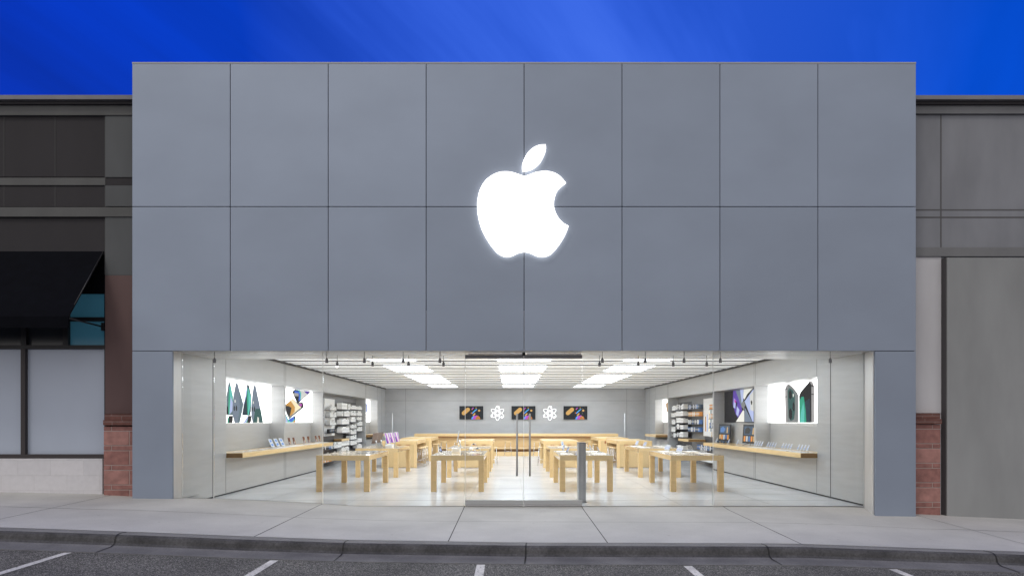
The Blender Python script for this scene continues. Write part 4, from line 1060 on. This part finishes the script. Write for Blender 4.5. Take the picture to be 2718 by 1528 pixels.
# ------------------------------------------------------------------ accessory shelving
def shelf_unit(sg, X, y0, y1, zs, depth, label, back=True):
    xb = X + sg * .418; xf = xb - sg * depth
    o = empty('shelf_unit', (xb, (y0 + y1) / 2, 0), label, 'shelving', 'accessory shelving'); L = Vector((xb, (y0 + y1) / 2, 0))
    a, b = sorted((xb - sg * .002, xf))
    for z in zs:
        mb = MB(); mb.box(a, b, y0 + .01, y1 - .01, z - .022, z, 'shelf_dark'); mb.v = [v - L for v in mb.v]; mb.build('shelf', o)
    mb = MB(); aa, bb = sorted((xb, xb - sg * .0018)); mb.box(aa, bb, y0, y1, .05, 2.5, 'shelf_dark' if back else 'bay_back'); mb.v = [v - L for v in mb.v]; mb.build('back_panel', o)
    return (xb, xf, y0, y1, zs)
bcount = 0
def box_mesh(w, d, h, m, lm):
    mb = MB(); mb.box(-w / 2, w / 2, -d / 2, d / 2, 0, h, m); mb.box(-w * .3, w * .3, -d / 2 - .0015, -d / 2 + .001, h * .35, h * .75, lm)
    me_o = mb.build('product_box', None); me = me_o.data; bpy.data.objects.remove(me_o); return me
lib = {}
kinds = {'w': [(w, .2, h, 'paper_white', 'paper_grey') for w in (.12, .16, .22) for h in (.11, .16, .21)],
         'c': [(.075, .14, .17, m, 'paper_white') for m in ('box_orange', 'box_tan', 'paper_white')],
         'b': [(.075, .14, .17, m, 'paper_grey') for m in ('box_black', 'box_navy', 'paper_white', 'box_blue')],
         'W': [(w, .2, h, 'paper_white', 'paper_grey') for w in (.14, .19) for h in (.19, .24)],
         't': [(w, .2, h, m, 'paper_grey') for w in (.14, .19) for h in (.17, .21) for m in ('paper_white', 'paper_white', 'paper_white', 'box_black')]}
for k, v in kinds.items(): lib[k] = [(q, box_mesh(*q)) for q in v]
def fill(sg, unit, kind, side_, frac=1.0, gap=.012, inset=.03, descs=None, hmax=9):
    global bcount
    xb, xf, y0, y1, zs = unit
    for si, z in enumerate(zs):
        kk = kind[si % len(kind)]
        if kk == '-': continue
        up = (zs[si - 1] - z) if si else 9
        y = y0 + .03
        lab = '%s, %s shelf, %s' % ({'w': 'small white carton', 'c': 'orange or tan case pack', 'b': 'dark or pale case pack', 't': 'tall white or dark carton', 'W': 'tall white carton'}[kk], ordw[si], side_)
        while y < y1 - .05:
            (w, d, h, m, lm), me = random.choice(lib[kk])
            if random.random() > frac: y += w; continue
            sc = min(1.0, (up - .05) / h)
            if y + w > y1: break
            o = bpy.data.objects.new('product_box', me); COL.objects.link(o)
            o.location = (xf + sg * (inset + d / 2), y + w / 2, z + .0008)
            o.rotation_euler = (0, 0, R(-sg * 90) if sg > 0 else R(90)); o.scale = (1, 1, sc)
            tag(o, lab, 'carton' if kk in 'wtW' else 'case pack', lab + 's'); bcount += 1
            y += w + (gap if kk in 'wtW' else .03)
sl_ = 'left bay '
U = shelf_unit(-1, XL, 27.9, 28.95, (2.19, 1.93, 1.73, 1.49, 1.25, .76, .51), .34, 'dark shelving with white cartons at the far end of the left bay'); fill(-1, U, 'w', sl_ + 'far section')
U = shelf_unit(-1, XL, 26.75, 27.88, (2.19, 1.92, 1.65, 1.385, 1.14, .91, .68), .34, 'dark shelving with white cartons in the middle of the left bay'); fill(-1, U, 'w', sl_ + 'middle section')
U = shelf_unit(-1, XL, 25.35, 26.73, (2.16, 1.885, 1.56, 1.22, .70, .42), .34, 'dark shelving above the short counter in the left bay', False); fill(-1, U, 'W', sl_ + 'section above the short counter', .95)
U = shelf_unit(-1, XL, 22.7, 24.2, (.66, .20), .36, 'low dark shelving at the near end of the left bay'); fill(-1, U, 'bc', sl_ + 'near low section')
U = shelf_unit(-1, XL, 24.22, 25.32, (.66, .20), .36, 'low dark shelving under the white panel of the left bay'); fill(-1, U, 'w', sl_ + 'section below the white panel')
sr_ = 'right bay '
U = shelf_unit(1, XR, 27.75, 28.65, (2.15, 1.86, 1.55, 1.22, .98), .34, 'dark shelving with mixed cartons at the far end of the right bay'); fill(1, U, 't', sr_ + 'far section')
U = shelf_unit(1, XR, 26.45, 27.72, (2.18, 1.90, 1.62, 1.35, 1.02, .50), .38, 'dark shelving with tall white cartons in the middle of the right bay'); fill(1, U, 't', sr_ + 'middle section')
U = shelf_unit(1, XR, 24.75, 26.43, (2.17, 1.88, 1.57, 1.27), .22, 'dark shelving with phone case packs in the right bay', False); fill(1, U, 'bcbb', sr_ + 'case section')
U = shelf_unit(1, XR, 22.5, 24.7, (.62, .20), .36, 'low dark shelving at the near end of the right bay'); fill(1, U, 'bw', sr_ + 'near low section')
U = shelf_unit(1, XR, 22.5, 23.45, (2.12, 1.78, 1.45, 1.12), .24, 'shelving with orange case packs nearest the light box in the right bay', False); fill(1, U, 'ccbc', sr_ + 'section nearest the light box')
print('boxes', bcount)
# tall white panels in the bays
for sg, X, y0, y1, lab in ((-1, XL, 23.9, 25.3, 'tall white display panel with small ledges in the left bay'), (1, XR, 23.5, 24.7, 'tall white display panel with strap pictures in the right bay')):
    xb = X + sg * .416; o = empty('display_tower', (xb, (y0 + y1) / 2, 1.8), lab, 'display tower', 'white display towers')
    a, b = sorted((0, -sg * .05)); h = (y1 - y0) / 2
    mb = MB(); mb.box(a, b, -h, h, -.68, .74, 'white_plastic'); mb.build('board', o, .003)
    mb = MB()
    a, b = sorted((-sg * .0505, -sg * .0515))
    if sg > 0:
        for k, m in enumerate(('slate2', 'cream', 'lav', 'amber')): mb.box(a, b, -h + .2 + k * .22, -h + .32 + k * .22, -.5, .3 - .08 * k, m)
    else:
        for k in range(2): mb.box(a, b, .05 + k * .16, .13 + k * .16, .45, .53, 'pgrey'); mb.box(a, b, .0 + k * .2, .05 + k * .2, .12, .17, 'pgrey')
    mb.build('graphic', o)
    if sg < 0:
        for z in (.30, .04, -.26, -.56):
            a, b = sorted((-sg * .051, -sg * .24)); mb = MB(); mb.box(a, b, -h, h * .4, z - .015, z, 'shelf_dark'); sh = mb.build('ledge', o)
        for r, z in enumerate((.30, .04, -.26, -.56)):
            for q in range(5):
                (w, d, hh, m, lm), me = lib['w'][(q + r) % 3] if r < 3 else lib['b'][q % 2]
                c = bpy.data.objects.new('product_box', me); COL.objects.link(c); c.location = (xb + .17, (y0 + y1) / 2 - h + .12 + q * .18, 1.8 + z + .001); c.rotation_euler.z = R(90); c.scale = (1, .8, .9)
                l_ = 'small pack on the %s ledge of the white panel in the left bay' % ordw[r]; tag(c, l_, 'pack', l_ + 's')

# ------------------------------------------------------------------ grey security post by the door
o = empty('security_post', (1.50, 13.42, 0), 'slim grey metal security post just inside the glass by the right door', 'post')
mb = MB(); mb.box(-.075, .075, -.045, .30, .012, 1.235, 'rail_steel'); mb.build('body', o, .004)
mb = MB(); mb.box(-.082, .082, -.05, .305, 1.2355, 1.246, 'dark_metal'); mb.build('cap', o, .002)
mb = MB(); mb.box(-.095, .095, -.07, .33, .001, .0115, 'dark_metal'); mb.build('foot_plate', o)
mb = MB(); mb.box(-.012, -.004, -.0465, -.0455, .02, 1.23, 'silver'); mb.build('trim_strip', o)
for j, (x, y) in enumerate(((-5.02, 27.2), (4.85, 27.2))):
    o = empty('slim_pole', (x, y, 0), 'thin pale vertical pole standing near the ' + ['left', 'right'][j] + ' back corner', 'pole', 'thin poles')
    mb = MB(); mb.tube([(0, 0, .01), (0, 0, 2.02)], .012, 'silver', 8); mb.build('rod', o)
    mb = MB(); mb.lathe([(.12, 0), (.12, .008), (.03, .014)], (0, 0, .001), 'silver', 16); mb.build('base', o)
# remove the master copies that stand nowhere
for pr in protos + [comp, comp2, comp3]:
    for ch in list(pr.children): bpy.data.objects.remove(ch)
    bpy.data.objects.remove(pr)
